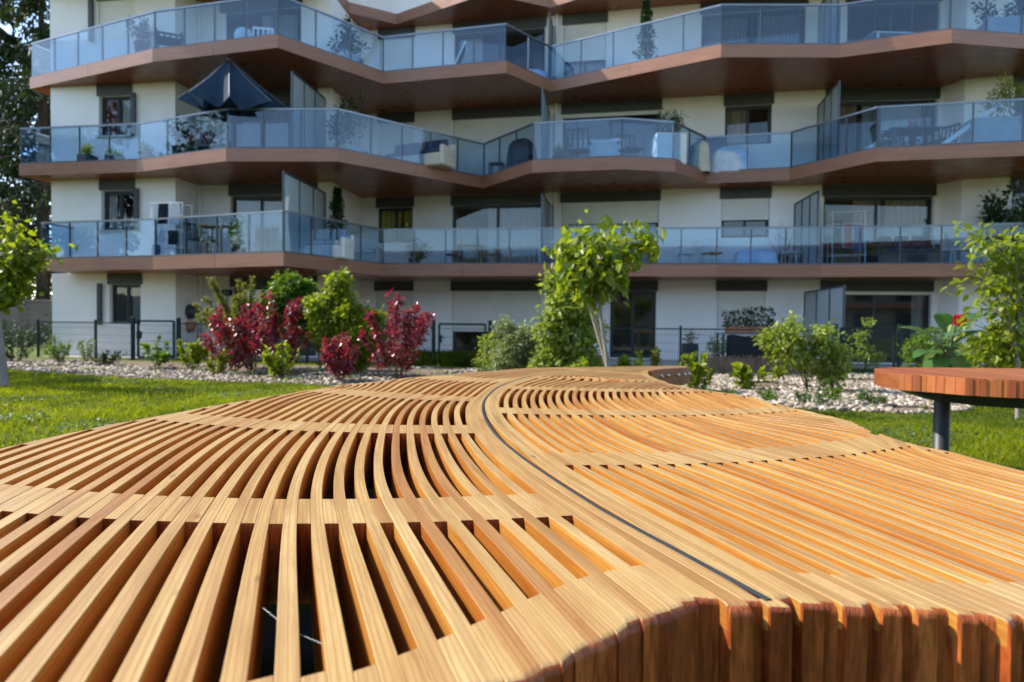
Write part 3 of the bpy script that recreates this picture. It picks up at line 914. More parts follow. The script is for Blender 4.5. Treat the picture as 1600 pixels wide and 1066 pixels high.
def window(i, k, u0, u1, z0, z1, sashes=2, shutter=0.0, curtains=(), sill=False, house=None, seed=0, vblind=False):
    """a glazed opening of storey k: frame > panes, curtains, roller shutter, sill, lintel housing, dim room"""
    A, e, n, L = seg_frame(i)
    top = S[k + 1]
    e3 = Vector((e.x, e.y, 0)); n3 = Vector((n.x, n.y, 0)); zv = Vector((0, 0, 1))
    rec = -0.13
    fw = 0.045
    f = MB()
    def bx(ua, ub, za, zb, w0, w1, mb=f, bev=0.0):
        mb.obox(P3(A, e, n, (ua + ub) / 2, (w0 + w1) / 2, (za + zb) / 2), e3, n3, zv, (ub - ua) / 2, (w1 - w0) / 2, (zb - za) / 2, 0, bev)
    bx(u0, u1, z1 - fw, z1, rec - .07, rec); bx(u0, u1, z0, z0 + fw, rec - .07, rec)
    bx(u0, u0 + fw, z0 + fw, z1 - fw, rec - .07, rec); bx(u1 - fw, u1, z0 + fw, z1 - fw, rec - .07, rec)
    sw = (u1 - u0 - 2 * fw) / sashes
    for q in range(sashes):
        a = u0 + fw + q * sw
        b = a + sw
        off = rec - 0.012 - 0.025 * (q % 2)
        t_ = 0.042
        bx(a, a + t_, z0 + fw, z1 - fw, off - .035, off); bx(b - t_, b, z0 + fw, z1 - fw, off - .035, off)
        bx(a + t_, b - t_, z0 + fw, z0 + fw + t_, off - .035, off); bx(a + t_, b - t_, z1 - fw - t_, z1 - fw, off - .035, off)
    fo = f.build('window', M['frame'], bld, BO)
    for q in range(sashes):
        a = u0 + fw + q * sw + .042; b = a + sw - .084
        p = MB()
        w = rec - 0.03 - 0.025 * (q % 2)
        p.face([P3(A, e, n, a, w, z0 + fw + .042), P3(A, e, n, b, w, z0 + fw + .042), P3(A, e, n, b, w, z1 - fw - .042), P3(A, e, n, a, w, z1 - fw - .042)])
        p.build('pane', M['pane'], fo, BO)
    for (ca, cb, kind) in curtains:
        c = curtain_bm(A, e, n, u0 + (u1 - u0) * ca, u0 + (u1 - u0) * cb, z0 + 0.05, z1 - 0.04, rec - 0.14, 0.03 if vblind else 0.04, 0.11 if vblind else 0.17, seed)
        c.build('curtain', CLOTH[kind], fo, BO)
    if shutter > 0:
        s_ = MB()
        zb = z1 - (z1 - z0) * shutter
        nsl = max(1, int((z1 - zb) / 0.055))
        hh = (z1 - zb) / nsl
        ua, ub = u0 + 0.012, u1 - 0.012
        for q in range(nsl):
            za = zb + q * hh
            prof = [(za, -0.052), (za + hh * .25, -0.043), (za + hh * .75, -0.043), (za + hh, -0.052)]
            for (p_, r_) in zip(prof[:-1], prof[1:]):
                s_.face([P3(A, e, n, ua, p_[1], p_[0]), P3(A, e, n, ub, p_[1], p_[0]), P3(A, e, n, ub, r_[1], r_[0]), P3(A, e, n, ua, r_[1], r_[0])])
        bx(ua, ub, zb - .03, zb, -0.062, -0.04, s_)
        s_.build('roller_shutter', M['shutter'], fo, BO)
    if sill:
        s_ = MB(); bx(u0 - .05, u1 + .05, z0 - .05, z0 - .004, -.12, .06, s_)
        s_.build('sill', M['sill'], fo, BO)
    h = MB()
    h0, h1 = (u0 - 0.05, u1 + 0.05) if house is None else house
    bx(h0, h1, z1 + .002, top - 0.004, -0.06, 0.035, h)
    h.build('shutter_housing', M['housing'], fo, BO)
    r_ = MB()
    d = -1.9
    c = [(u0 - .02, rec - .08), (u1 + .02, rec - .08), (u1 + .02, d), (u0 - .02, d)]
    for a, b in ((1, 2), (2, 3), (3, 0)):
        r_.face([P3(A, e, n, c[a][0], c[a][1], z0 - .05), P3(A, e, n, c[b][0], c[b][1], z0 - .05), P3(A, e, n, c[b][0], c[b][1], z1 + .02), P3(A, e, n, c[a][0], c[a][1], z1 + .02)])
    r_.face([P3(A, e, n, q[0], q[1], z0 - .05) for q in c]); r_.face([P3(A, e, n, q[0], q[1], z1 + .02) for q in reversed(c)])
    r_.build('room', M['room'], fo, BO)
    # reveal
    v = MB()
    for (ua, ub, za, zb) in ((u0, u0, z0, z1), (u1, u1, z1, z0)):
        v.face([P3(A, e, n, ua, 0, za), P3(A, e, n, ua, rec - .08, za), P3(A, e, n, ua, rec - .08, zb), P3(A, e, n, ua, 0, zb)])
    v.face([P3(A, e, n, u0, 0, z0), P3(A, e, n, u1, 0, z0), P3(A, e, n, u1, rec - .08, z0), P3(A, e, n, u0, rec - .08, z0)])
    v.face([P3(A, e, n, u0, 0, z1), P3(A, e, n, u0, rec - .08, z1), P3(A, e, n, u1, rec - .08, z1), P3(A, e, n, u1, 0, z1)])
    v.build('reveal', M['wall'], fo, BO)
    return (u0, u1, z0, z1 if True else 0)

def panel(i, k, openings):
    A, e, n, L = seg_frame(i)
    z0 = S[k] + (FASH if k else 0) - 0.02
    z1 = S[k + 1]
    us = sorted({0.0, L} | {max(0, min(L, q)) for o in openings for q in o[:2]})
    zs = sorted({z0, z1} | {q for o in openings for q in o[2:4]})
    mb = MB()
    for a, b in zip(us[:-1], us[1:]):
        for c, d in zip(zs[:-1], zs[1:]):
            um, zm = (a + b) / 2, (c + d) / 2
            if any(o[0] < um < o[1] and o[2] < zm < o[3] for o in openings): continue
            mb.face([P3(A, e, n, a, 0, c), P3(A, e, n, b, 0, c), P3(A, e, n, b, 0, d), P3(A, e, n, a, 0, d)])
    mb.build('wall', M['wall'], bld, BO)

HB = 0.33        # housing height
def opn(i, k, xa, xb, door, **kw):
    a, b = px_u(i, xa), px_u(i, xb)
    top = S[k + 1] - HB
    z0 = FLOOR[k] + 0.03 if door else S[k + 1] - HB - 1.17
    return window(i, k, a, b, z0, top, **kw)

OPS = {}
def add(i, k, *a, **kw): OPS.setdefault((i, k), []).append(opn(i, k, *a, **kw))
# left block window
add(0, 0, 170, 219, False, curtains=[(.55, .95, 'grey')], seed=1)
add(0, 1, 158, 209, False, curtains=[(0.05, .3, 'pale')], sill=True, seed=2)
add(0, 2, 155, 205, False, curtains=[(0, .5, 'red'), (.55, 1, 'pale')], sill=True, seed=3)
add(0, 3, 155, 212, False, shutter=1.0, seed=4)
# glazed bay beside the downpipe
add(3, 0, 362, 494, True, sashes=3, curtains=[(.4, .55, 'pale')], seed=5)
add(3, 1, 360, 494, True, sashes=3, curtains=[(0.02, .98, 'grey')], vblind=True, seed=6)
add(3, 2, 360, 494, True, sashes=3, curtains=[(.1, .9, 'grey')], vblind=True, seed=7)
add(3, 3, 336, 470, True, sashes=3, curtains=[(.5, .9, 'pale')], seed=8)
# long wall
add(6, 0, 588, 645, False, shutter=1.0)
add(6, 1, 590, 645, False, curtains=[(.02, .62, 'yellow'), (.68, 1, 'yellow')], seed=9)
add(6, 2, 592, 645, False, shutter=1.0)
add(6, 3, 592, 645, False, shutter=1.0)
add(6, 0, 708, 846, True, shutter=0.62, seed=10)
add(6, 1, 707, 849, True, sashes=2, curtains=[(.38, .95, 'pale')], seed=11)
add(6, 2, 708, 849, True, shutter=1.0)
add(6, 3, 708, 849, True, sashes=2, curtains=[(.05, .3, 'pale')], seed=12)
add(6, 0, 880, 944, False, shutter=1.0)
add(6, 0, 956, 1028, True, sashes=2, seed=13)
add(6, 1, 878, 1030, True, sashes=2, shutter=0.30, curtains=[(.1, .9, 'pale')], seed=14)
add(6, 2, 878, 1030, True, sashes=2, shutter=0.04, seed=15)
add(6, 3, 878, 944, True, sashes=2, shutter=0.52, curtains=[(0, 1, 'grey')], vblind=True, seed=16)
add(6, 0, 1124, 1199, False, shutter=1.0)
add(6, 1, 1128, 1203, False, shutter=0.52, sashes=2, seed=17)
add(6, 2, 1131, 1204, False, sashes=2, curtains=[(.02, .46, 'beige')], seed=18)
add(6, 3, 1092, 1254, True, sashes=2, curtains=[(.03, .45, 'grey'), (.55, .97, 'grey')], vblind=True, seed=19)
# recessed bay at the right
add(7, 0, 1288, 1460, True, sashes=2, shutter=0.03, curtains=[(.86, .97, 'grey')], seed=20)
add(7, 1, 1288, 1460, True, sashes=2, curtains=[(.3, .55, 'pink'), (.6, .97, 'beige')], seed=21)
add(7, 2, 1290, 1462, True, sashes=2, curtains=[(.05, .3, 'pink'), (.35, .9, 'pale')], seed=22)
add(7, 3, 1318, 1462, True, sashes=2, seed=23)
for k in range(4): add(10, k, 1582, 1690, True, sashes=2, seed=30 + k)

for i in range(len(WP) - 1):
    for k in range(4):
        panel(i, k, OPS.get((i, k), []))
# left gable of the block, running back
A0 = Vector(WP[0]); back = Vector((0.20, 0.98)).normalized()
for k in range(4):
    mb = MB()
    z0 = S[k] + (FASH if k else 0) - 0.02
    q = A0 + back * 11
    mb.face([(q.x, q.y, z0), (A0.x, A0.y, z0), (A0.x, A0.y, S[k + 1]), (q.x, q.y, S[k + 1])])
    mb.build('gable_wall', M['wall'], bld, BO)

# open shutter leaves beside the left windows
for k, xa in ((0, 158), (1, 216), (2, 212), (3, 147)):
    A, e, n, L = seg_frame(0)
    u = px_u(0, xa)
    z1 = S[k + 1] - HB; z0 = z1 - 1.17
    s_ = MB()
    s_.obox(P3(A, e, n, u, 0.09, (z0 + z1) / 2), Vector((e.x, e.y, 0)), Vector((n.x, n.y, 0)), Vector((0, 0, 1)), 0.075, 0.035, (z1 - z0) / 2 + .03, 0, 0.01)
    s_.build('folded_shutter', M['frame'], bld, BO)

# downpipes
for (i, px, off) in ((2, 313.5, 0.06), (6, 868, 0.07)):
    A, e, n, L = seg_frame(i)
    u = px_u(i, px)
    for k in range(4):
        q = P3(A, e, n, u, off, 0)
        s_ = MB()
        s_.tube([(q.x, q.y, S[k] + (FASH if k else 0.34)), (q.x, q.y, S[k + 1])], 0.055, 10)
        s_.build('downpipe', M['pipe'], bld, BO)

# ---- slabs, fascia boards, balustrades
EPX = {
 1: [(40, 425), (62, 423), (239, 421), (443, 415.5), (599.7, 431), (846, 431.3), (1120, 432.3), (1282, 432.8), (1471, 432.2), (1600, 431), (1720, 430)],
 2: [(29.6, 274.5), (214, 269), (353, 252), (528, 252.5), (754, 294), (831, 270), (972, 264.6), (1055, 269), (1104, 287), (1233.5, 281.5), (1368.6, 252.5), (1600, 243.5), (1720, 240)],
 3: [(46.5, 139), (238, 97), (434, 74.6), (598.5, 131), (791, 114), (860.5, 143.6), (1126.6, 89.5), (1312, 90), (1487, 67), (1600, 76), (1720, 86)],
 4: [(50, -20), (200, -75), (434, -105), (545, 20), (620, 38), (760, -10), (860, 12), (1120, -70), (1300, -75), (1500, -110), (1720, -110)],
}
EDGE = {}
for k, pts in EPX.items():
    P = [on_z(x, y, S[k]) for x, y in pts]
    EDGE[k] = [Vector((p.x, p.y)) for p in P]
EDGE[1] = EDGE[1][1:]
TOPZ = {k: S[k] + FASH for k in (1, 2, 3, 4)}

def inset(poly, d):
    out = []
    for i, p in enumerate(poly):
        ns = []
        for a, b in ((i - 1, i), (i, i + 1)):
            if 0 <= a and b < len(poly):
                e = (poly[b] - poly[a]).normalized()
                ns.append(Vector((e.y, -e.x)))
        m_ = sum(ns, Vector((0, 0)))
        m_.normalize()
        out.append(p - m_ * (d / max(0.35, m_.dot(ns[0]))))
    return out

RAILP = {}
for k in (1, 2, 3, 4):
    E = EDGE[k]
    left_back = Vector((E[0].x + 2.2, WP[0][1] + 8.0))
    inner = inset(E, 0.035)
    backl = [Vector((inner[-1].x + 2.0, 26.5)), Vector((-8, 32)), left_back + Vector((0.1, 0))]
    poly = inner + backl
    sl = MB()
    sl.prism([(p.x, p.y) for p in poly], S[k] + 0.004, TOPZ[k] - 0.03, 1, 0, 2)
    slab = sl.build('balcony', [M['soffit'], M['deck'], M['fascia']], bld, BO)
    # fascia boards
    full = [left_back] + E
    inn = [left_back + Vector((.05, 0))] + inner
    for (a, b, c, d) in zip(full[:-1], full[1:], inn[:-1], inn[1:]):
        L = (b - a).length
        nb = max(1, round(L / 2.5))
        for q in range(nb):
            s0, s1 = q / nb, (q + 1) / nb
            j = 0.004 / L
            p0, p1 = a.lerp(b, s0 + (j if q else 0)), a.lerp(b, s1 - (j if q < nb - 1 else 0))
            i0, i1 = c.lerp(d, s0), c.lerp(d, s1)
            fb = MB()
            fb.prism([(p0.x, p0.y), (p1.x, p1.y), (i1.x, i1.y), (i0.x, i0.y)], S[k], TOPZ[k])
            fb.build('fascia_board', M['fascia'], slab, BO)
    if k == 4: continue
    rail = [left_back.lerp(E[0], 0.45) + Vector((0.12, 0))] + inset(E, 0.075)
    RAILP[k] = rail
    zb, zt = TOPZ[k], TOPZ[k] + 1.03
    hr, cl = MB(), MB()
    for a, b in zip(rail[:-1], rail[1:]):
        hr.bar((a.x, a.y, zt), (b.x, b.y, zt), 0.055, 0.045)
        cl.bar((a.x, a.y, zb + .02), (b.x, b.y, zb + .02), 0.06, 0.06)
    hr.build('handrail', M['alu'], slab, BO)
    cl.build('glass_clamp', M['alu_dark'], slab, BO)
    for a, b in zip(rail[:-1], rail[1:]):
        L = (b - a).length
        e = (b - a) / L
        n2 = Vector((e.y, -e.x))
        npn = max(1, round(L / 0.98))
        for q in range(npn):
            p0, p1 = a.lerp(b, q / npn) + e * 0.018, a.lerp(b, (q + 1) / npn) - e * 0.018
            g_ = MB()
            o_ = n2 * 0.016
            g_.prism([(p0.x + o_.x, p0.y + o_.y), (p1.x + o_.x, p1.y + o_.y), (p1.x + o_.x - n2.x * .01, p1.y + o_.y - n2.y * .01), (p0.x + o_.x - n2.x * .01, p0.y + o_.y - n2.y * .01)], zb + .055, zt - .025)
            g_.build('glass_panel', M['rail_glass'], slab, BO)
            pp = a.lerp(b, q / npn)
            ps = MB()
            ps.obox((pp.x - n2.x * .02, pp.y - n2.y * .02, (zb + zt) / 2), Vector((e.x, e.y, 0)), Vector((n2.x, n2.y, 0)), Vector((0, 0, 1)), 0.014, 0.022, (zt - zb) / 2 - .02)
            ps.build('post', M['alu_dark'], slab, BO)

# roof top storey so that the block stays closed above
rf = MB()
rf.prism([(p.x, p.y) for p in inset(EDGE[4], 1.2)] + [(20, 30), (-14, 32)], TOPZ[4] + 2.4, TOPZ[4] + 2.7)
rf.build('roof', M['fascia'], bld, BO)
up = MB()
up.prism([(x, y + .6) for x, y in WP] + [(20, 30), (-14, 32)], TOPZ[4] - .05, TOPZ[4] + 2.39)
up.build('wall', M['wall'], bld, BO)

# ---- frosted privacy screens between the flats
def spot(px, k, frac, dx=0.0):
    """plan point on balcony k along the pixel column: frac 0 at the balustrade, 1 at the wall"""
    d = ray(px, 290 if k == 2 else (390 if k == 1 else 160))
    d2 = Vector((d.x, d.y))
    def hit(poly):
        best = None
        for a, b in zip(poly[:-1], poly[1:]):
            a, b = Vector(a), Vector(b)
            e = b - a
            den = d2.x * e.y - d2.y * e.x
            if abs(den) < 1e-9: continue
            t = (a.x * e.y - a.y * e.x) / den
            u = (a.x * d2.y - a.y * d2.x) / den
            if -0.001 <= u <= 1.001 and t > 0 and (best is None or t < best): best = t
        return best
    te = hit(RAILP.get(k, [Vector(w) - Vector((0, 2.5)) for w in WP]))
    tw = hit(WP)
    t = te + (tw - te) * frac
    return Vector((d2.x * t + dx, d2.y * t))

def screen(px0, px1, k, ztop0, ztop1, f0=0.06, f1=0.95, npan=3):
    a, b = spot(px0, k, f0), spot(px1, k, f1)
    zb = FLOOR.get(k, 0) + 0.06
    e = (b - a); L = e.length; e /= L
    fr_ = MB()
    e3 = Vector((e.x, e.y, 0))
    def top(s_): return ztop0 + (ztop1 - ztop0) * s_
    for s_ in [q / npan for q in range(npan + 1)]:
        p = a.lerp(b, s_)
        fr_.bar((p.x, p.y, zb - .06), (p.x, p.y, top(s_)), 0.045, 0.05, 0, e3)
    fr_.bar((a.x, a.y, top(0)), (b.x, b.y, top(1)), 0.05, 0.05)
    fr_.bar((a.x, a.y, zb), (b.x, b.y, zb), 0.045, 0.05)
    so = fr_.build('privacy_screen', M['alu_dark'], bld, BO)
    nrm = Vector((e.y, -e.x)) * 0.006
    for q in range(npan):
        s0, s1 = (q + .02) / npan, (q + .98) / npan
        p, r_ = a.lerp(b, s0), a.lerp(b, s1)
        pm = MB()
        f_ = [(p.x + nrm.x, p.y + nrm.y, zb), (r_.x + nrm.x, r_.y + nrm.y, zb), (r_.x + nrm.x, r_.y + nrm.y, top(s1) - .02), (p.x + nrm.x, p.y + nrm.y, top(s0) - .02)]
        b_ = [(x - 2 * nrm.x, y - 2 * nrm.y, z) for x, y, z in f_]
        pm.idx(f_ + b_, [(0, 1, 2, 3), (7, 6, 5, 4), (0, 4, 5, 1), (1, 5, 6, 2), (2, 6, 7, 3), (3, 7, 4, 0)])
        pm.build('frosted_panel', M['frost'], so, BO)

screen(443, 508, 1, S[2] - 0.42, S[2] - 0.35, 0.04, 0.95)
screen(456, 507, 2, S[3] - 0.42, S[3] - 0.35, 0.04, 0.95)
screen(846, 857, 1, S[2] - 0.42, S[2] - 0.35, 0.04, 0.96)
screen(846, 857, 2, S[3] - 0.42, S[3] - 0.35, 0.04, 0.96)
screen(857, 862, 3, S[4] - 0.42, S[4] - 0.35, 0.04, 0.96)
screen(1277, 1241, 1, S[2] - 0.40, S[2] - 0.55, 0.06, 0.96)
screen(1308, 1276, 2, S[3] - 0.40, S[3] - 0.5, 0.06, 0.96)
screen(1306, 1277, 3, S[4] - 0.40, S[4] - 0.5, 0.06, 0.96)
screen(1326, 1264, 0, S[1] - 0.30, S[1] - 0.38, 0.05, 0.95)

# ---- pale house across the lawn behind the viewer: it shows in the glass
M['house'] = plain('cream_house_wall', (0.40, 0.375, 0.335), .85, .06, .5)
M['tiles'] = plain('brown_roof', (0.22, 0.10, 0.06), .8, .2, 3)
op = empty('opposite_house', (0, -34, 0), 'pale house with brown balconies standing across the lawn, mirrored in the glass', 'house')
mb = MB(); mb.box((-48, -44, 0), (56, -34, 8.6)); mb.build('wall', M['house'], op, (0, -34, 0))
mb = MB(); mb.box((-49, -45, 8.61), (57, -33, 9.1)); mb.build('roof', M['tiles'], op, (0, -34, 0))
for z in (1.0, 3.8, 6.4):
    for q in range(25):
        mb = MB(); x = -46.5 + q * 4; mb.box((x, -33.99, z), (x + 1.6, -33.9, z + 1.5)); mb.build('window', M['frame'], op, (0, -34, 0))
for z in (3.0, 5.7):
    mb = MB(); mb.box((-48.2, -33.98, z), (56.2, -32.4, z + .35)); mb.build('balcony', M['fascia'], op, (0, -34, 0))

gw = empty('horizon_block_wall', (-31, -6, 0), 'long grey unseen wall added left of the lawn to block bright horizon in the glass', 'wall', kind='thing')  # out of view, added to keep bright horizon sky out of the reflections
for q in range(9):
    mb = MB(); mb.box((-31.2, -33.5 + q * 6.0, 0), (-31.0, -33.5 + q * 6.0 + 5.96, 2.6)); mb.build('panel', M['house'], gw, (-31, -6, 0))
    mb = MB(); mb.box((-31.25, -33.55 + q * 6.0, 0), (-30.93, -33.25 + q * 6.0, 2.72)); mb.build('pillar', M['house'], gw, (-31, -6, 0))
# ------------------------------------------------------------------ VEGETATION
def leaf_mat(name, cols, trans=0.5, rough=0.4, spec=0.4, tcol=None):
    mt, t, b, out = new_mat(name)
    ge = N(t, 'NewGeometry')
    c = ramp(t, ge.outputs['Random Per Island'], [(i / max(1, len(cols) - 1), q) for i, q in enumerate(cols)])
    t.links.new(c, b.inputs['Base Color'])
    b.inputs['Roughness'].default_value = rough
    b.inputs['Specular IOR Level'].default_value = spec
    tl = N(t, 'BsdfTranslucent')
    gm = mixc(t, 1.0, c, tcol or (1.5, 1.45, 0.7), 'MULTIPLY')
    t.links.new(gm, tl.inputs[0])
    mx = N(t, 'MixShader'); mx.inputs[0].default_value = trans
    t.links.new(b.outputs[0], mx.inputs[1]); t.links.new(tl.outputs[0], mx.inputs[2]); t.links.new(mx.outputs[0], out.inputs['Surface'])
    return mt

def bark_mat(name, d, l):
    mt, t, b, _ = new_mat(name)
    tc = N(t, 'TexCoord')
    f = noise_fac(t, mapping(t, tc.outputs['Object'], (18, 18, 3)), 1.0, 6, 0.7, 0.5)
    t.links.new(ramp(t, f, [(0.3, d), (0.7, l)]), b.inputs['Base Color'])
    b.inputs['Roughness'].default_value = 0.9
    bump(t, f, 0.6, 0.02, b)
    return mt

LM = {
 'lime': leaf_mat('lime_leaf', [(0.17, 0.23, 0.014), (0.23, 0.28, 0.020), (0.12, 0.17, 0.012)], 0.5),
 'green': leaf_mat('green_leaf', [(0.085, 0.16, 0.016), (0.12, 0.20, 0.018), (0.06, 0.11, 0.012)], 0.5),
 'light': leaf_mat('light_green_leaf', [(0.19, 0.26, 0.035), (0.27, 0.33, 0.07), (0.14, 0.20, 0.025)], 0.5),
 'silver': leaf_mat('silvery_leaf', [(0.18, 0.23, 0.10), (0.27, 0.32, 0.17), (0.12, 0.17, 0.06)], 0.4),
 'yellow': leaf_mat('yellow_green_leaf', [(0.15, 0.17, 0.012), (0.21, 0.22, 0.018), (0.10, 0.13, 0.012)], 0.5),
 'olive': leaf_mat('olive_plume', [(0.15, 0.17, 0.035), (0.21, 0.22, 0.05), (0.11, 0.13, 0.025)], 0.4),
 'red': leaf_mat('red_photinia_leaf', [(0.25, 0.014, 0.060), (0.36, 0.026, 0.090), (0.15, 0.012, 0.034), (0.12, 0.10, 0.02), (0.30, 0.030, 0.065)], 0.36, 0.26, 0.9, (1.7, .8, .8)),
 'dark': leaf_mat('dark_leaf', [(0.022, 0.045, 0.012), (0.035, 0.065, 0.014), (0.015, 0.032, 0.010)], 0.25, 0.45),
 'conifer': leaf_mat('conifer_needles', [(0.020, 0.038, 0.014), (0.034, 0.056, 0.016), (0.012, 0.026, 0.011), (0.055, 0.075, 0.016)], 0.25, 0.6, 0.3),
 'grass': leaf_mat('grass_blade', [(0.17, 0.215, 0.006), (0.23, 0.26, 0.008), (0.13, 0.18, 0.008), (0.26, 0.25, 0.030)], 0.55, 0.6, 0.12),
 'clover': leaf_mat('clover_leaf', [(0.06, 0.115, 0.03), (0.10, 0.16, 0.05), (0.05, 0.09, 0.02)], 0.4, 0.5, 0.4),
}
_t = LM['grass'].node_tree
_r = [n for n in _t.nodes if n.type == 'VALTORGB'][0]
_tc = N(_t, 'TexCoord')
_f = ramp(_t, noise_fac(_t, _tc.outputs['Object'], 0.55, 5, 0.65), [(0.44, (0, 0, 0)), (0.58, (0.9,) * 3)])
_c = mixc(_t, _f, _r.outputs[0], (0.075, 0.115, 0.012))  # darker green patches; patchy lawn shadow is put into this tone too
_f2 = ramp(_t, noise_fac(_t, _tc.outputs['Object'], 1.9, 4, 0.7), [(0.58, (0, 0, 0)), (0.72, (0.6,) * 3)])
_c = mixc(_t, _f2, _c, (0.27, 0.24, 0.045))
for n in list(_t.nodes):
    for i_ in n.inputs:
        for l in list(i_.links):
            if l.from_node == _r and n.type != 'MIX': _t.links.new(_c, i_)
            elif l.from_node == _r and n.blend_type == 'MULTIPLY': _t.links.new(_c, i_)
M['stem'] = bark_mat('green_brown_stem', (0.06, 0.05, 0.02), (0.14, 0.12, 0.06))
M['bark'] = bark_mat('grey_bark', (0.16, 0.13, 0.11), (0.36, 0.31, 0.27))
M['bark_dark'] = bark_mat('dark_bark', (0.03, 0.024, 0.02), (0.075, 0.058, 0.045))
M['stake'] = bark_mat('weathered_stake', (0.24, 0.18, 0.13), (0.42, 0.34, 0.26))

def unit(v): return v / (np.linalg.norm(v, axis=-1, keepdims=True) + 1e-9)

def leaf_cloud(name, P, D, L, wr, mat, parent=None, origin=(0, 0, 0), fold=0.18, up=0.6, curl=0.12, rng=NP):
    """folded leaf blades: base, two sides, tip; P base points, D directions, L lengths"""
    n = len(P)
    D = unit(D)
    U = np.tile(np.array([0, 0, 1.0]), (n, 1)) * up + rng.normal(size=(n, 3)) * (1 - up) * 0.9
    Sd = unit(np.cross(D, U) + rng.normal(size=(n, 3)) * 1e-3)
    Nn = np.cross(Sd, D)
    L = np.asarray(L)[:, None]
    wv = L * wr * 0.5 * rng.uniform(.8, 1.2, (n, 1))
    mid = P + D * L * 0.5
    v = np.empty((n, 6, 3))
    v[:, 0] = P
    v[:, 1] = P + D * L * .38 + Sd * wv + Nn * wv * fold * 2
    v[:, 2] = P + D * L * .70 + Sd * wv * .75 + Nn * (wv * fold - L * curl * .4)
    v[:, 3] = P + D * L - Nn * L * curl
    v[:, 4] = P + D * L * .70 - Sd * wv * .75 + Nn * (wv * fold - L * curl * .4)
    v[:, 5] = P + D * L * .38 - Sd * wv + Nn * wv * fold * 2
    b = np.arange(n)[:, None] * 6
    f = np.concatenate([b + [0, 1, 2, 3], b + [0, 3, 4, 5]], 0)
    return np_mesh(name, (v - np.array(origin)).reshape(-1, 3), f, mat, parent, (0, 0, 0) if parent else origin)

def grow(base, h, r, nst, rng, lean=0.0, bare=0.15, spread=1.0, curve=0.35):
    """stems as quadratic curves; returns list of (pts)"""
    st = []
    for i in range(nst):
        az = rng.uniform(0, 2 * math.pi)
        rr = r * math.sqrt(rng.uniform(0.02, 1)) * spread
        hh = h * rng.uniform(0.55, 1.0) * (1 - 0.28 * (rr / max(r, 1e-6)) ** 2)
        b = base + np.array((math.cos(az), math.sin(az), 0)) * r * 0.12 * rng.uniform()
        top = base + np.array((math.cos(az) * rr + lean, math.sin(az) * rr, hh))
        mid = (b + top) / 2 + np.array((math.cos(az), math.sin(az), 0)) * rr * curve * .5 + np.array((0, 0, hh * 0.08))
        ts = np.linspace(0, 1, 7)[:, None]
        st.append((1 - ts) ** 2 * b + 2 * ts * (1 - ts) * mid + ts ** 2 * top)
    return st

def stem_at(st, t):
    x = t * (len(st) - 1); i = min(int(x), len(st) - 2)
    return st[i] + (st[i + 1] - st[i]) * (x - i)

def plant(name, label, cat, px, Y, h, r, nst, nleaf, L, wr, mat, group=None, tmin=0.15, twig=0.3, droop=0.2, lean=0.0, base=None, stemr=0.008, seed=None, clump=5, curve=.35, stem_mat='stem', up=.6, z0=0.0):
    rng = np.random.default_rng(seed if seed is not None else int(px * 31 + Y * 7) % 9999)
    g_ = ground_at(px, Y)
    b = np.array((g_.x, g_.y, z0)) if base is None else np.array(base, float)
    root = empty(name, tuple(b), label, cat, group)
    sts = grow(b, h, r, nst, rng, lean, curve=curve)
    sb_ = MB()
    for s_ in sts:
        sb_.tube([Vector(p) for p in s_], [stemr * (1 - .75 * k / 6) for k in range(7)], 5, 0, False)
    ntw = max(1, nleaf // clump)
    P, D = [], []
    for k in range(ntw):
        s_ = sts[rng.integers(len(sts))]
        t = tmin + (1 - tmin) * rng.uniform() ** 0.75
        p = stem_at(s_, t)
        out = p - b; out[2] *= 0.25
        d = unit(unit(out + 1e-6) * 0.6 + rng.normal(size=3) * 0.75 + np.array((0, 0, 0.25)))
        tl = r * twig * rng.uniform(.3, 1) * (1.15 - .6 * t)
        e = p + d * tl
        if k % 3 == 0: sb_.tube([Vector(p), Vector((p + e) / 2 + np.array((0, 0, tl * .05))), Vector(e)], [stemr * .35, stemr * .25, stemr * .12], 3, 0, False)
        for q in range(clump):
            x = (q + .7) / clump
            P.append(p + d * tl * x + rng.normal(size=3) * L * .15)
            D.append(d * .5 + rng.normal(size=3) * .8 + np.array((0, 0, .25 - droop)))
    P, D = np.array(P), np.array(D)
    P[:, 2] = np.maximum(P[:, 2], z0 + 0.02)
    sb_.build('stem', M[stem_mat], root, tuple(b))
    leaf_cloud('foliage', P, D, L * rng.uniform(.6, 1.25, len(P)), wr, LM[mat], root, tuple(b), up=up, rng=rng)
    return root

# red shrubs
plant('photinia_shrub', 'tallest dark red glossy shrub, left of the wire gate behind the huge table', 'shrub', 622, 13.0, 1.92, .70, 17, 2800, .10, .40, 'red', 'red leaved shrubs', seed=1)
plant('photinia_shrub', 'small bright red shrub in front of the lime green bush', 'shrub', 532, 12.4, 1.0, .36, 14, 1700, .09, .42, 'red', 'red leaved shrubs', seed=2)
plant('photinia_shrub', 'red shrub under the olive feathery plumes', 'shrub', 366, 14.2, 1.55, .68, 17, 2500, .10, .42, 'red', 'red leaved shrubs', seed=3)
plant('photinia_shrub', 'loose red and green shrub below the round topped green bush', 'shrub', 437, 14.0, 1.80, .66, 16, 2200, .10, .42, 'red', 'red leaved shrubs', seed=4)
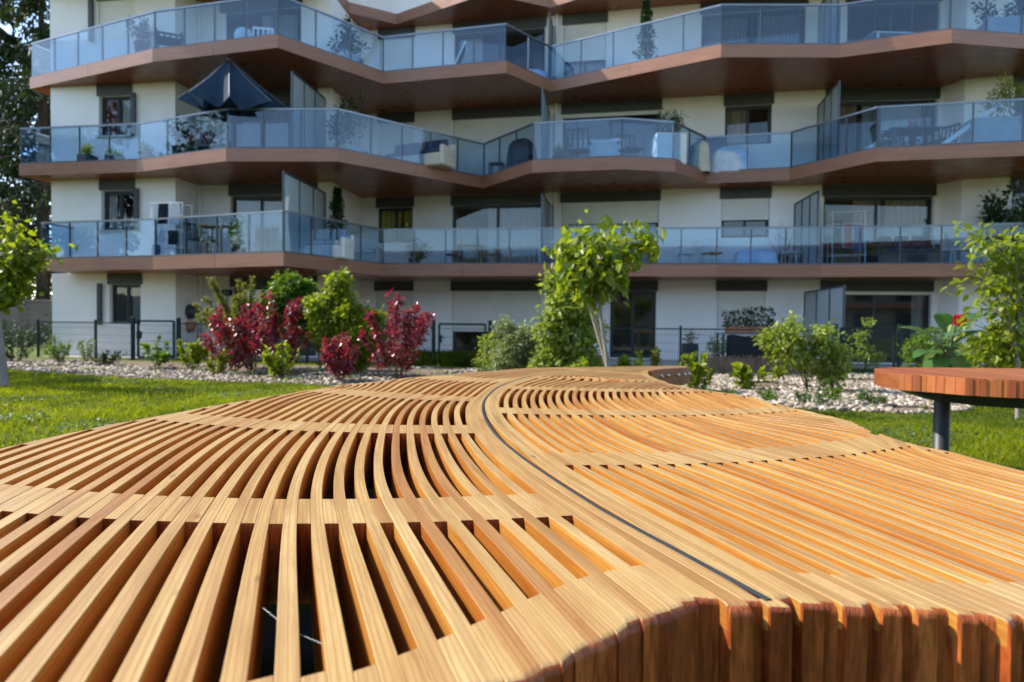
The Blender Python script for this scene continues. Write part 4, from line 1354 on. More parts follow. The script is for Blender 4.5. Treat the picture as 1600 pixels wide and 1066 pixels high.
# green ones behind and between
plant('feathery_shrub', 'tall olive shrub with long feathery plumes leaning left against the ground floor', 'shrub', 392, 15.4, 2.30, .95, 34, 15000, .085, .24, 'olive', tmin=.3, twig=.12, lean=-.35, droop=-.25, seed=5, clump=8, curve=-.25)
plant('feathery_shrub', 'slim olive plume shrub between the round green bush and the lime bush', 'shrub', 500, 15.4, 2.15, .28, 11, 4600, .085, .24, 'olive', tmin=.3, twig=.16, droop=-.25, seed=6, clump=8, curve=-.2)
def lobed(name, label, px, Y, blobs, nleaf, L, wr, mat, seed, group=None, cat='shrub', trunk=0.03, stem_mat='stem'):
    """bush whose crown is a cluster of uneven leaf masses given as (px, py, radius m)"""
    rng = np.random.default_rng(seed)
    g_ = ground_at(px, Y)
    b = np.array((g_.x, Y, 0.0))
    root = empty(name, tuple(b), label, cat, group)
    sb_ = MB()
    P, D, LL = [], [], []
    tot = sum(q[2] ** 2 for q in blobs)
    for (bx, by, br) in blobs:
        c = np.array(on_y(bx, by, Y + rng.uniform(-.3, .3) * br * 2))
        mid = (b + c) / 2 + np.array((0, 0, .1 * c[2])) - (c - b) * np.array((.15, .15, 0))
        sb_.tube([Vector(b), Vector(mid), Vector(c)], [trunk, trunk * .7, trunk * .25], 6, 0, False)
        n = int(nleaf * br ** 2 / tot)
        ntw = max(6, n // 7)
        for k in range(ntw):
            d = unit(rng.normal(size=3))
            e = c + d * br * rng.uniform(.35, 1.0) ** .6 * np.array((1, 1, .9))
            if k % 4 == 0: sb_.tube([Vector(c + (e - c) * .2), Vector(e)], [trunk * .16, trunk * .06], 3, 0, False)
            for q in range(7):
                P.append(e + rng.normal(size=3) * L * .55)
                D.append(d * .5 + rng.normal(size=3) * .55 + np.array((0, 0, -.30)))
                LL.append(L * rng.uniform(.6, 1.2))
    P = np.array(P); P[:, 2] = np.maximum(P[:, 2], .03)
    sb_.build('stem', M[stem_mat], root, tuple(b))
    leaf_cloud('foliage', P, np.array(D), np.array(LL), wr, LM[mat], root, tuple(b), rng=rng)
    return root

lobed('leafy_bush', 'round topped fresh green bush rising behind the red shrubs', 452, 15.6, [(455, 452, .36), (478, 455, .22), (436, 468, .22), (462, 478, .26), (440, 500, .25), (470, 510, .22)], 4200, .115, .55, 'green', 7)
lobed('leafy_bush', 'biggest lime green bush with a high narrow tip, among the red shrubs', 552, 13.9,
      [(530, 438, .19), (534, 466, .24), (500, 478, .26), (545, 496, .34), (585, 500, .22), (512, 512, .30), (560, 526, .36), (590, 530, .20), (555, 556, .30), (520, 535, .2)], 7600, .115, .5, 'lime', 8)
lobed('leafy_bush', 'pale silvery green bush right of the wire gate', 812, 12.2, [(790, 512, .2), (815, 530, .34), (790, 556, .30), (835, 550, .30), (812, 572, .34), (775, 580, .18), (848, 578, .2)], 6500, .065, .5, 'silver', 9)
lobed('leafy_bush', 'tall light green bush left of the staked sapling', 882, 11.6, [(865, 446, .17), (892, 455, .22), (875, 480, .28), (905, 490, .26), (862, 515, .25), (892, 525, .34), (925, 520, .18), (880, 560, .38), (915, 562, .28), (850, 570, .2)], 5600, .11, .5, 'light', 10)
lobed('leafy_bush', 'low pale bush at the left foot of the silvery green bush, nearest the wire gate', 772, 13.2, [(765, 540, .22), (785, 556, .26), (762, 570, .24), (790, 575, .2)], 1500, .07, .5, 'light', 31, trunk=.015)
lobed('leafy_bush', 'dense dark green bush behind the middle of the small table', 1452, 13.2, [(1430, 545, .26), (1460, 535, .30), (1485, 555, .28), (1440, 570, .26), (1475, 578, .26)], 2400, .085, .5, 'green', 32, trunk=.02)
lobed('leafy_bush', 'fresh green bush behind the small table, at the foot of the right hand young tree', 1548, 12.6, [(1530, 545, .26), (1560, 530, .28), (1585, 555, .28), (1545, 572, .28)], 2200, .09, .5, 'lime', 33, trunk=.02)
lobed('leafy_bush', 'thin climbing plant inside the right hand gate', 1352, 16.4, [(1345, 525, .14), (1358, 505, .12), (1350, 550, .2), (1368, 560, .18)], 700, .085, .5, 'light', 34, trunk=.012)
# low young shrubs in the stone bed
plant('young_shrub', 'short lime shrub between the heart leaved plant and the wide light green shrub', 'shrub', 1212, 12.2, .95, .28, 7, 480, .085, .6, 'lime', 'young shrubs in the stone bed', seed=35)
plant('young_shrub', 'low spreading lime shrub left of the sapling trunk', 'shrub', 906, 10.6, .62, .34, 9, 700, .085, .55, 'lime', 'young shrubs in the stone bed', seed=36)
SM = 'young shrubs in the stone bed'
plant('young_shrub', 'small bright bush left of the olive plumes beside the closed gate', 'shrub', 297, 15.0, .82, .36, 9, 800, .085, .6, 'lime', SM, seed=11)
plant('young_shrub', 'thin young shrub with few big round leaves in front of the left gate', 'shrub', 247, 15.2, .78, .30, 6, 190, .12, .75, 'green', SM, seed=12)
plant('young_shrub', 'yellowish little shrub at the foot of the leftmost red shrub', 'shrub', 338, 13.8, .62, .28, 7, 420, .075, .6, 'yellow', SM, seed=13)
plant('young_shrub', 'low lime shrub between the two front red shrubs', 'shrub', 440, 13.0, .70, .40, 10, 750, .09, .55, 'lime', SM, seed=14)
plant('young_shrub', 'fine leaved dark shrub at the corner of the building', 'shrub', 95, 17.0, .78, .36, 12, 1200, .06, .35, 'green', SM, seed=15)
plant('young_shrub', 'darkest low shrub in shade near the left sapling trunk', 'shrub', 26, 17.0, .62, .36, 10, 900, .06, .4, 'dark', SM, seed=16)
plant('young_shrub', 'low dark shrub in front of the wire fence below the ground floor window', 'shrub', 166, 15.8, .46, .40, 9, 700, .06, .45, 'dark', SM, seed=17)
plant('young_shrub', 'wispy tall weed beside the corner wall', 'shrub', 135, 17.2, .80, .25, 8, 380, .06, .4, 'green', SM, seed=18)
plant('young_shrub', 'bright bush just right of the stake of the sapling', 'shrub', 990, 11.2, .72, .27, 8, 620, .09, .55, 'lime', SM, seed=19)
plant('young_shrub', 'slender upright shrub with sparse leaves before the dark glass door', 'shrub', 1026, 11.4, .98, .20, 5, 360, .07, .6, 'yellow', SM, seed=20)
plant('young_shrub', 'bright leafy shrub by the bolted tip of the huge table', 'shrub', 1086, 11.0, .68, .30, 9, 620, .095, .6, 'lime', SM, seed=21)
plant('young_shrub', 'little plant with broad heart shaped leaves before the reed edging', 'shrub', 1176, 11.3, .58, .30, 6, 120, .15, .85, 'lime', SM, seed=22, twig=.5)
lobed('young_shrub', 'wide light green shrub with a pointed top in front of the black netting', 1262, 11.4, [(1240, 505, .10), (1235, 528, .25), (1205, 526, .17), (1262, 545, .20), (1250, 560, .22)], 1250, .095, .6, 'light', 23, SM, trunk=.012)
lobed('young_shrub', 'light green shrub with reddish tips next to the right hand gate', 1300, 11.2, [(1285, 518, .14), (1297, 540, .20), (1308, 558, .20), (1290, 580, .18), (1312, 580, .16)], 1150, .095, .6, 'light', 24, SM, trunk=.012)
for i, (px, Y, lab) in enumerate(((1205, 9.9, 'flat green weed among the stones, nearest the reed edging'), (1267, 9.4, 'dark tuft of weeds among pale stones near the lawn edge'), (1300, 10.0, 'spreading green weed among the stones below the gate side shrub'),
                                  (1372, 9.3, 'small weed among the stones beneath the tip of the small table'), (1105, 9.8, 'greyish ground weed beside the bolted table tip'))):
    plant('weed_tuft', lab, 'weed', px, Y, .20, .26, 9, 260, .06, .45, 'clover' if i % 2 else 'green', 'weeds in the stone bed', seed=40 + i, tmin=.1)

# ---- staked sapling with drooping leaves, each leaf an object
def leaf_mesh(name, L, W, mat, droop, seed):
    rnd = random.Random(seed)
    mb = MB()
    nn = 5
    cen, lef, rig = [], [], []
    for i in range(nn + 1):
        t = i / nn
        w = W * math.sin(math.pi * min(1, t * .96 + .04)) ** .8 * .5
        z = -droop * L * t * t
        cen.append((L * t * (1 - .1 * t), 0, z)); lef.append((L * t * (1 - .1 * t), w, z + w * .35)); rig.append((L * t * (1 - .1 * t), -w, z + w * .35))
    pts = cen + lef + rig
    fs = []
    for i in range(nn):
        fs.append((i, i + 1, nn + 1 + i + 1, nn + 1 + i)); fs.append((i + 1, i, 2 * nn + 2 + i, 2 * nn + 2 + i + 1))
    mb.idx(pts, fs, 0, True)
    me = bpy.data.meshes.new(name)
    me.from_pydata(mb.v, [], mb.f); me.update()
    me.materials.append(mat)
    return me

def leaf_obj_mat(name, cols, trans=.5):
    mt = leaf_mat(name, cols, trans)
    t = mt.node_tree
    oi = N(t, 'ObjectInfo')
    for n in t.nodes:
        if n.type == 'VALTORGB':
            for l in list(n.inputs[0].links): t.links.remove(l)
            t.links.new(oi.outputs['Random'], n.inputs[0])
    return mt

LM['sapling'] = leaf_obj_mat('sapling_leaf', [(0.13, 0.21, 0.012), (0.18, 0.25, 0.014), (0.09, 0.16, 0.012), (0.22, 0.24, 0.015), (0.14, 0.20, 0.012)])
LM['maple'] = leaf_obj_mat('foreground_tree_leaf', [(0.12, 0.175, 0.010), (0.17, 0.22, 0.012), (0.09, 0.14, 0.010), (0.20, 0.20, 0.014)], .55)

def leaf_tree(name, label, base, trunk_pts, tr, branches, nleaf, metas, droop, rng, stake=None, cat='tree', stem_mat='bark', extra=None):
    root = empty(name, tuple(base), label, cat)
    tb = MB()
    tb.tube(trunk_pts, [tr * (1 - .45 * i / (len(trunk_pts) - 1)) for i in range(len(trunk_pts))], 10)
    tk = tb.build('trunk', M[stem_mat], root, tuple(base))
    bb = MB()
    top = np.array(trunk_pts[-1])
    ends = []
    for (s0, e) in branches:
        s0, e = np.array(s0), np.array(e)
        mid = (s0 + e) / 2 + np.array((0, 0, .12 * np.linalg.norm(e - s0)))
        bb.tube([Vector(s0), Vector(mid), Vector(e)], [tr * .5, tr * .33, tr * .12], 6)
        ends.append((s0, mid, e))
    cr = bb.build('crown', M[stem_mat], root, tuple(base))
    for k in range(nleaf):
        s0, mid, e = ends[rng.integers(len(ends))]
        t = rng.uniform(.25, 1.08)
        p = (1 - t) ** 2 * s0 + 2 * t * (1 - t) * mid + t * t * e
        p = p + rng.normal(size=3) * np.array((.09, .09, .075))
        o = bpy.data.objects.new('leaf', metas[rng.integers(len(metas))])
        COL.objects.link(o)
        o.parent = cr
        o.location = Vector(p) - Vector(base)
        outd = p - (top + np.array((0, 0, .15)))
        az = math.atan2(outd[1], outd[0]) + rng.normal() * .7
        o.rotation_euler = (rng.normal() * .45, droop + rng.normal() * .35, az)
        s_ = rng.uniform(.65, 1.15)
        o.scale = (s_, s_, s_)
    if extra:
        ne, eL, ew, em, spread = extra
        P, D = [], []
        for k in range(ne):
            s0, mid, e = ends[rng.integers(len(ends))]
            t = rng.uniform(.2, 1.12)
            P.append((1 - t) ** 2 * s0 + 2 * t * (1 - t) * mid + t * t * e + rng.normal(size=3) * spread)
            D.append(rng.normal(size=3) + np.array((0, 0, -droop)))
        fo = leaf_cloud('foliage', np.array(P), np.array(D), eL * rng.uniform(.6, 1.2, ne), ew, LM[em], root, tuple(base), rng=rng)
        fo['kind'] = 'stuff'
    if stake:
        sk = MB(); sk.tube(stake, 0.028, 8)
        sk.build('stake', M['stake'], root, tuple(base))
        ti = MB(); c = Vector(stake[0]).lerp(Vector(stake[1]), .74)
        q = Vector(trunk_pts[-2])
        ti.tube([c, (c + q) / 2 + Vector((0, -.03, 0)), q], .012, 6)
        ti.build('tie', M['steel_dark'], root, tuple(base))
    return root

YS = 8.8
def sp3(px, py, dy=0.0): return np.array(on_y(px, py, YS + dy))
b0 = ground_at(957, YS); 
metas = [leaf_mesh('sapling_leaf', .215 * s_, .095 * s_, LM['sapling'], d, i) for i, (s_, d) in enumerate(((1, .25), (.9, .45), (.75, .15), (1.1, .35)))]
rng = np.random.default_rng(5)
tp_ = [Vector(b0), Vector(sp3(948, 560)), Vector(sp3(938, 490)), Vector(sp3(934, 440)), Vector(sp3(930, 425))]
br = []
for (px, py, dy) in ((868, 392, 0), (880, 415, -.2), (890, 375, .2), (912, 365, 0), (925, 380, -.3), (942, 362, .2), (960, 385, -.2), (975, 372, .1), (985, 400, .1), (1005, 362, 0), (1012, 372, .2), (955, 420, -.3), (905, 430, -.2), (925, 450, .2), (968, 440, -.1), (898, 400, .4), (940, 400, .4), (920, 470, .1)):
    br.append((sp3(931, 436), sp3(px, py, dy)))
leaf_tree('young_tree', 'staked young tree with large drooping bright green leaves in the middle of the bed', b0, tp_, .030, br, 290, metas, .55, rng, extra=(750, .17, .45, 'lime', .11),
          stake=[tuple(on_y(968, 640, YS + .1)), tuple(on_y(905, 418, YS + .1))])

YL = 10.9
b1 = ground_at(8, YL)
def sl3(px, py, dy=0.0): return np.array(on_y(px, py, YL + dy))
metas2 = [leaf_mesh('broad_leaf', .15 * s_, .14 * s_, LM['maple'], d, i + 9) for i, (s_, d) in enumerate(((1, .2), (.85, .35), (.7, .1)))]
rng = np.random.default_rng(6)
br = []
for (px, py, dy) in ((10, 345, 0), (28, 352, .2), (-20, 350, 0), (40, 385, -.2), (5, 385, .2), (-40, 380, 0), (62, 400, 0), (70, 398, .1), (30, 420, .2), (10, 450, -.2), (-30, 420, .2), (-60, 440, 0), (30, 462, .1), (-15, 470, 0), (18, 400, -.3), (25, 375, -.3)):
    br.append((sl3(-4, 470), sl3(px, py, dy)))
leaf_tree('young_tree', 'foreground young tree with sunlit round yellow green leaves cut by the left border', b1, [Vector(b1), Vector(sl3(4, 560)), Vector(sl3(-2, 500)), Vector(sl3(-4, 462))], .062, br, 300, metas2, .45, rng, extra=(1100, .12, .8, 'lime', .13))

YR = 8.2
b2 = ground_at(1592, YR)
def sr3(px, py, dy=0.0): return np.array(on_y(px, py, YR + dy))
metas3 = [leaf_mesh('oval_leaf', .16 * s_, .085 * s_, LM['maple'], d, i + 19) for i, (s_, d) in enumerate(((1, .2), (.85, .35), (.7, .1)))]
rng = np.random.default_rng(8)
br = []
for (px, py, dy) in ((1515, 362, 0), (1545, 368, .2), (1580, 375, -.2), (1620, 370, 0), (1535, 395, -.2), (1570, 405, .2), (1610, 400, 0), (1520, 428, 0), (1550, 440, -.2), (1590, 440, .3), (1640, 430, 0), (1535, 470, .1), (1565, 480, -.2), (1610, 480, .1), (1520, 505, .1), (1550, 515, -.1), (1600, 520, .2), (1560, 545, 0), (1620, 550, 0), (1535, 555, .2)):
    br.append((sr3(1592, min(560, py + 70)), sr3(px, py, dy)))
leaf_tree('young_tree', 'young tree with yellow green oval leaves and two pale stakes behind the small table', b2, [Vector(b2), Vector(sr3(1590, 560)), Vector(sr3(1590, 480)), Vector(sr3(1588, 390))], .03, br, 300, metas3, .25, rng, extra=(900, .13, .5, 'lime', .11),
          stake=[tuple(on_y(1606, 640, YR - .1)), tuple(on_y(1571, 482, YR - .1))])

# ---- big leaved plant with a red flower
YC = 9.6
bc = ground_at(1470, YC)
canna = empty('large_leaved_plant', tuple(bc), 'plant with huge paddle leaves and one red flower behind the small table', 'plant')
M['paddle'] = leaf_mat('paddle_leaf', [(0.06, 0.14, 0.045), (0.08, 0.17, 0.055)], .35, .3, .6)
def paddle(a, b, W, sag=0.12):
    a, b = Vector(a), Vector(b)
    d = b - a; L = d.length
    side = d.cross(Vector((0, 0, 1))).normalized()
    mb = MB(); nn = 8
    rows = []
    for i in range(nn + 1):
        t = i / nn
        w = W * .85 * math.sin(math.pi * (t * .93 + .05)) ** .75
        c = a + d * t + Vector((0, 0, sag * L * 4 * t * (1 - t)))
        rows.append([c + side * w + Vector((0, 0, w * .3)), c, c - side * w + Vector((0, 0, w * .3))])
    for r0, r1 in zip(rows[:-1], rows[1:]):
        mb.face([r0[0], r0[1], r1[1], r1[0]], 0, True); mb.face([r0[1], r0[2], r1[2], r1[1]], 0, True)
    mb.build('leaf', M['paddle'], canna, tuple(bc))
def c3(px, py, dy=0.0): return on_y(px, py, YC + dy)
for (a, b, w) in (((1475, 545), (1405, 512), .20), ((1480, 530), (1548, 494), .24), ((1478, 540), (1442, 575), .22), ((1482, 545), (1545, 520), .2), ((1470, 555), (1428, 560), .18), ((1485, 560), (1530, 560), .2), ((1478, 520), (1470, 490), .14), ((1472, 560), (1455, 600), .2), ((1488, 555), (1510, 600), .2)):
    paddle(c3(*a), c3(*b, random.uniform(-.25, .25)), w)
sb_ = MB()
for (px, py) in ((1475, 545), (1482, 525), (1495, 500)): sb_.tube([Vector(bc), c3((px + 1474) / 2, (py + 600) / 2), c3(px, py)], [.02, .016, .01], 6)
sb_.build('stem', M['stem'], canna, tuple(bc))
M['flower'] = leaf_mat('crimson_petal', [(0.45, 0.012, 0.035), (0.60, 0.02, 0.05)], .3, .5, .3, (1.3, .8, .8))
rng = np.random.default_rng(3)
fc = np.array(c3(1499, 501, -.1))
dd = unit(rng.normal(size=(70, 3)))
leaf_cloud('flower', fc + dd * .03, dd + np.array((0, 0, .3)), rng.uniform(.05, .09, 70), .6, M['flower'], canna, tuple(bc), rng=rng)

# ---- tall conifers beyond the left end of the block
def conifer(label, x, y, h, r, n, seed, trunk=.28, low=.08, group='tall conifers left of the block'):
    rng = np.random.default_rng(seed)
    root = empty('conifer_tree', (x, y, 0), label, 'tree', group)
    tb = MB()
    tb.tube([(x, y, 0), (x + .1, y, h * .4), (x, y, h)], [trunk, trunk * .7, .04], 10)
    tb.build('trunk', M['bark_dark'], root, (x, y, 0))
    P, D = [], []
    bb = MB()
    nb = int(h * 8)
    for k in range(nb):
        z = h * (low + (1 - low) * (k + rng.uniform()) / nb)
        L = r * (1 - (z / h) ** 1.6) * rng.uniform(.55, 1.1) + .3
        az = rng.uniform(0, 2 * math.pi)
        d = np.array((math.cos(az), math.sin(az), 0))
        tip = np.array((x, y, z)) + d * L + np.array((0, 0, -.22 * L))
        bb.tube([(x, y, z), Vector((np.array((x, y, z)) + tip) / 2 + np.array((0, 0, .08 * L))), Vector(tip)], [.05, .035, .012], 5, 0, False)
        m_ = int(n / nb)
        t = rng.uniform(.25, 1.05, m_)
        sway = np.outer(rng.normal(size=m_) * .22 * L * t, np.array((-d[1], d[0], 0)))
        p = np.array((x, y, z)) + np.outer(t, tip - np.array((x, y, z))) + sway + np.stack([np.zeros(m_), np.zeros(m_), -np.abs(rng.normal(size=m_)) * .30], 1)
        P.append(p)
        D.append(d * .7 + rng.normal(size=(m_, 3)) * .5 + np.array((0, 0, -.65)))
    bb.build('limb', M['bark_dark'], root, (x, y, 0))
    P, D = np.concatenate(P), np.concatenate(D)
    leaf_cloud('crown', P, D, rng.uniform(.22, .5, len(P)), .28, LM['conifer'], root, (x, y, 0), rng=rng)

conifer('big dark conifer standing nearest the corner of the block', -22.0, 32, 21, 3.4, 12000, 1, .34)
conifer('tall conifer with a bare lower trunk at the left edge of the picture', -25.2, 33, 20, 3.0, 9000, 2, .3, .22)
conifer('shaded conifer farther back between the two biggest ones', -27.5, 40, 18, 3.2, 7000, 3, .3)
conifer('conifer farthest left, seen only in the sunlit gaps', -30.5, 37, 17, 3.0, 6000, 4, .3)
conifer('conifer behind the end of the balconies, half hidden by the block', -23.5, 41, 16, 3.4, 7000, 9, .3)
# garden trees outside the picture at the left; they show only mirrored in the glass
lobed('garden_tree', 'broad garden tree left of the lawn, mirrored in the left balcony glass', -700, 15.0, [(-700, 60, 2.2), (-560, 90, 1.8), (-850, 80, 1.9), (-640, -80, 1.8), (-760, 180, 1.8)], 5200, .30, .5, 'dark', 71, None, 'tree', .16, 'bark_dark')
lobed('garden_tree', 'second broad garden tree left of the lawn, nearer than the first', -1850, 11.0, [(-1850, 0, 2.2), (-1650, 60, 1.8), (-2050, 20, 1.9), (-1800, -150, 1.7)], 4200, .30, .5, 'dark', 72, None, 'tree', .16, 'bark_dark')
# shrubby growth and an old wall under them
def hedge_mass(name, label, x0, x1, y, h, n, mat, seed):
    rng = np.random.default_rng(seed)
    root = empty(name, ((x0 + x1) / 2, y, 0), label, 'hedge')
    sb_ = MB()
    for k in range(14):
        xx = rng.uniform(x0, x1)
        sb_.tube([(xx, y, 0), (xx + rng.normal() * .3, y + rng.normal() * .2, h * .8)], [.04, .012], 5, 0, False)
    sb_.build('stem', M['bark_dark'], root, ((x0 + x1) / 2, y, 0))
    P = np.stack([rng.uniform(x0, x1, n), y + rng.normal(size=n) * .5, np.zeros(n)], 1)
    prof = h * (.65 + .22 * np.sin(P[:, 0] * 1.9 + seed) + .13 * np.sin(P[:, 0] * 4.7))
    P[:, 2] = prof * rng.uniform(0.02, 1, n) ** .7
    leaf_cloud('foliage', P, rng.normal(size=(n, 3)) + np.array((0, 0, -.1)), rng.uniform(.07, .16, n), .5, LM[mat], root, ((x0 + x1) / 2, y, 0), rng=rng)
hedge_mass('hedge', 'dark untrimmed hedge in shade under the conifers', -27, -16.5, 26.5, 1.3, 5000, 'dark', 3)
M['old_wall'] = ground_mat('old_wall_stone', [(0.16, 0.14, 0.12), (0.26, 0.23, 0.20)], 1.5, .5)
w_ = MB()
for k in range(16):
    x = -32 + k * 1.05
    w_.box((x, 28.8, 0), (x + 1.04, 29.1, 1.75 + .02 * (k % 3)))
w_.box((-32.1, 28.75, 1.79), (-15.0, 29.15, 1.90))
o = w_.build('boundary_wall', M['old_wall'], None, (-24, 29, 0))
tag(o, 'old grey boundary wall in the shade under the conifers', 'wall', kind='thing')

# ---- lawn grass, clover and bed stones (uncountable)
def poly_in(poly, X, Y):
    res = np.zeros(len(X), bool)
    n = len(poly)
    for i in range(n):
        x0, y0 = poly[i]; x1, y1 = poly[(i + 1) % n]
        if y0 == y1: continue
        c = (y0 > Y) != (y1 > Y)
        res ^= c & (X < (x1 - x0) * (Y - y0) / (y1 - y0) + x0)
    return res
BEDP = BED_FRONT + BED_BACK
rng = np.random.default_rng(21)
def vnoise(X, Y, f, s):
    return (np.sin(X * f + s) * np.cos(Y * f * 1.3 + s * 2) + np.sin(X * f * 2.3 - Y * f * 1.7 + s) * .6 + np.cos(X * f * .7 + Y * f * 3.1 + s) * .4) / 2
def scatter(n, pw=1.0):
    Y = 1.2 + 16.5 * rng.uniform(size=n) ** pw
    X = (rng.uniform(size=n) * 2 - 1) * (Y * .92 + 1.5)
    return X, Y
X, Y = scatter(400000, 0.85)
ok = ~poly_in(BEDP, X, Y)
under = (np.abs(X) < 1.1) & (Y < 4.2)
ok &= ~under | (rng.uniform(size=len(X)) < .25)
ok &= (Y < np.interp(X, [p[0] for p in BED_FRONT], [p[1] for p in BED_FRONT])) | (Y > 15)
X, Y = X[ok], Y[ok]
n = len(X)
hgt = rng.uniform(.022, .060, n) * (1 + .5 * vnoise(X, Y, 1.1, 2))
az = rng.uniform(0, 2 * np.pi, n)
wd = rng.uniform(.0035, .0075, n) * (1 + Y * .06)
ln = rng.normal(size=(n, 2)) * .022
v = np.zeros((n, 3, 3))
v[:, 0] = np.stack([X - np.cos(az) * wd, Y - np.sin(az) * wd, np.zeros(n)], 1)
v[:, 1] = np.stack([X + np.cos(az) * wd, Y + np.sin(az) * wd, np.zeros(n)], 1)
v[:, 2] = np.stack([X + ln[:, 0], Y + ln[:, 1], hgt], 1)
o = np_mesh('lawn_grass', v.reshape(-1, 3), np.arange(n * 3).reshape(-1, 3), LM['grass'])
tag(o, 'bright sunlit lawn grass around the tables', 'grass', kind='stuff')
X, Y = scatter(90000, .8)
ok = ~poly_in(BEDP, X, Y) & (vnoise(X, Y, 1.4, 5) + .5 * vnoise(X, Y, 3.7, 1) > .42)
ok &= (Y < np.interp(X, [p[0] for p in BED_FRONT], [p[1] for p in BED_FRONT]))
ok &= ~((np.abs(X) < 1.1) & (Y < 4.2))
X, Y = X[ok], Y[ok]; n = len(X)
P = np.stack([X, Y, rng.uniform(.02, .085, n)], 1)
o = leaf_cloud('clover_patches', P, np.stack([rng.normal(size=n), rng.normal(size=n), rng.uniform(-.1, .5, n)], 1), rng.uniform(.025, .05, n), .8, LM['clover'], up=.75, rng=rng)
tag(o, 'darker clover and weed patches spread through the lawn', 'clover', kind='stuff')
# taller grass behind the gate in the middle
X = rng.uniform(-3.2, 1.6, 9000); Y = rng.uniform(16.8, 19.0, 9000); n = 9000
P = np.stack([X, Y, np.zeros(n)], 1)
o = leaf_cloud('tall_grass', P, np.stack([rng.normal(size=n) * .25, rng.normal(size=n) * .25, np.ones(n)], 1), rng.uniform(.12, .42, n), .05, LM['grass'], up=.2, rng=rng)
tag(o, 'longer uncut grass behind the middle gate', 'grass', kind='stuff')

def chips_mat(name, cols):
    mt, t, b, _ = new_mat(name)
    ge = N(t, 'NewGeometry')
    c = ramp(t, ge.outputs['Random Per Island'], [(i / (len(cols) - 1), q) for i, q in enumerate(cols)], 'CONSTANT')
    tc = N(t, 'TexCoord')
    c = mixc(t, ramp(t, noise_fac(t, tc.outputs['Object'], 60, 3), [(.4, (0, 0, 0)), (.7, (.5,) * 3)]), c, (.30, .24, .18))
    t.links.new(c, b.inputs['Base Color']); b.inputs['Roughness'].default_value = .8
    return mt
M['chips'] = chips_mat('pale_stone_chip', [(0.34, 0.275, 0.21), (0.45, 0.385, 0.31), (0.18, 0.135, 0.095), (0.58, 0.52, 0.44), (0.24, 0.18, 0.13), (0.38, 0.315, 0.24)])
def chips(n0, xr, yr, s0, s1, thin):
    X = rng.uniform(*xr, n0); Y = rng.uniform(*yr, n0)
    ok = poly_in(BEDP, X, Y) & (vnoise(X, Y, 1.6, 3) > -.55 + thin * np.clip((Y - np.interp(X, [p[0] for p in BED_FRONT], [p[1] for p in BED_FRONT]) - .8) / 2.5, 0, 1))
    X, Y = X[ok], Y[ok]; n = len(X)
    s_ = rng.uniform(s0, s1, n)
    base = np.array([(-1, -1, -1), (1, -1, -1), (1, 1, -1), (-1, 1, -1), (-1, -1, 1), (1, -1, 1), (1, 1, 1), (-1, 1, 1)], float)
    b = base[None] * (1 + rng.uniform(-.45, .25, (n, 8, 3))) * np.stack([s_ * rng.uniform(.5, 1, n), s_ * rng.uniform(.4, .8, n), s_ * rng.uniform(.14, .34, n)], 1)[:, None, :]
    def rot(b, i, j, a):
        c, s = np.cos(a)[:, None], np.sin(a)[:, None]
        x, y = b[:, :, i].copy(), b[:, :, j].copy()
        b[:, :, i] = x * c - y * s; b[:, :, j] = x * s + y * c
    rot(b, 0, 2, rng.normal(size=n) * .35); rot(b, 1, 2, rng.normal(size=n) * .35); rot(b, 0, 1, rng.uniform(0, 6.28, n))
    b += np.stack([X, Y, .012 + s_ * .25 * rng.uniform(.6, 1.6, n)], 1)[:, None, :]
    F = np.array([(0, 3, 2, 1), (4, 5, 6, 7), (0, 1, 5, 4), (2, 3, 7, 6), (1, 2, 6, 5), (3, 0, 4, 7)])
    return b.reshape(-1, 3), (np.arange(n)[:, None, None] * 8 + F[None]).reshape(-1, 4)
v1, f1 = chips(28000, (1.0, 11), (8.4, 15.5), .022, .06, .2)
v2, f2 = chips(19000, (-13, 2.0), (9.5, 17.5), .020, .05, .8)
o = np_mesh('bed_stones', np.concatenate([v1, v2]), np.concatenate([f1, f2 + len(v1)]), M['chips'])
tag(o, 'pale flat stone chips covering the planting bed', 'stones', kind='stuff')

# ground weeds and fallen leaves over the bed and the lawn edge
X = rng.uniform(-12, 10, 60000); Y = rng.uniform(8.5, 17.5, 60000)
ok = poly_in(BEDP, X, Y) & (vnoise(X, Y, 2.6, 9) + .5 * vnoise(X, Y, 6.1, 4) > .62)
X, Y = X[ok], Y[ok]; n = len(X)
P = np.stack([X, Y, rng.uniform(.02, .11, n)], 1)
o = leaf_cloud('bed_weeds', P, np.stack([rng.normal(size=n), rng.normal(size=n), rng.uniform(-.1, .7, n)], 1), rng.uniform(.03, .07, n), .5, LM['green'], up=.7, rng=rng)
tag(o, 'low green weeds creeping between the stone chips', 'weeds', kind='stuff')
X, Y = scatter(1500, .9)
ok = (Y > 3.5) | (np.abs(X) > 1.6)
X, Y = X[ok], Y[ok]; n = len(X)
P = np.stack([X, Y, rng.uniform(.03, .06, n)], 1)
M['litter'] = leaf_mat('fallen_leaf', [(0.20, 0.13, 0.06), (0.30, 0.20, 0.09), (0.14, 0.08, 0.04)], .2, .8, .2)
o = leaf_cloud('fallen_leaves', P, np.stack([rng.normal(size=n), rng.normal(size=n), rng.uniform(-.1, .2, n)], 1), rng.uniform(.03, .07, n), .6, M['litter'], up=.85, rng=rng)
tag(o, 'dry brown leaves scattered over lawn and bed', 'leaves', kind='stuff')
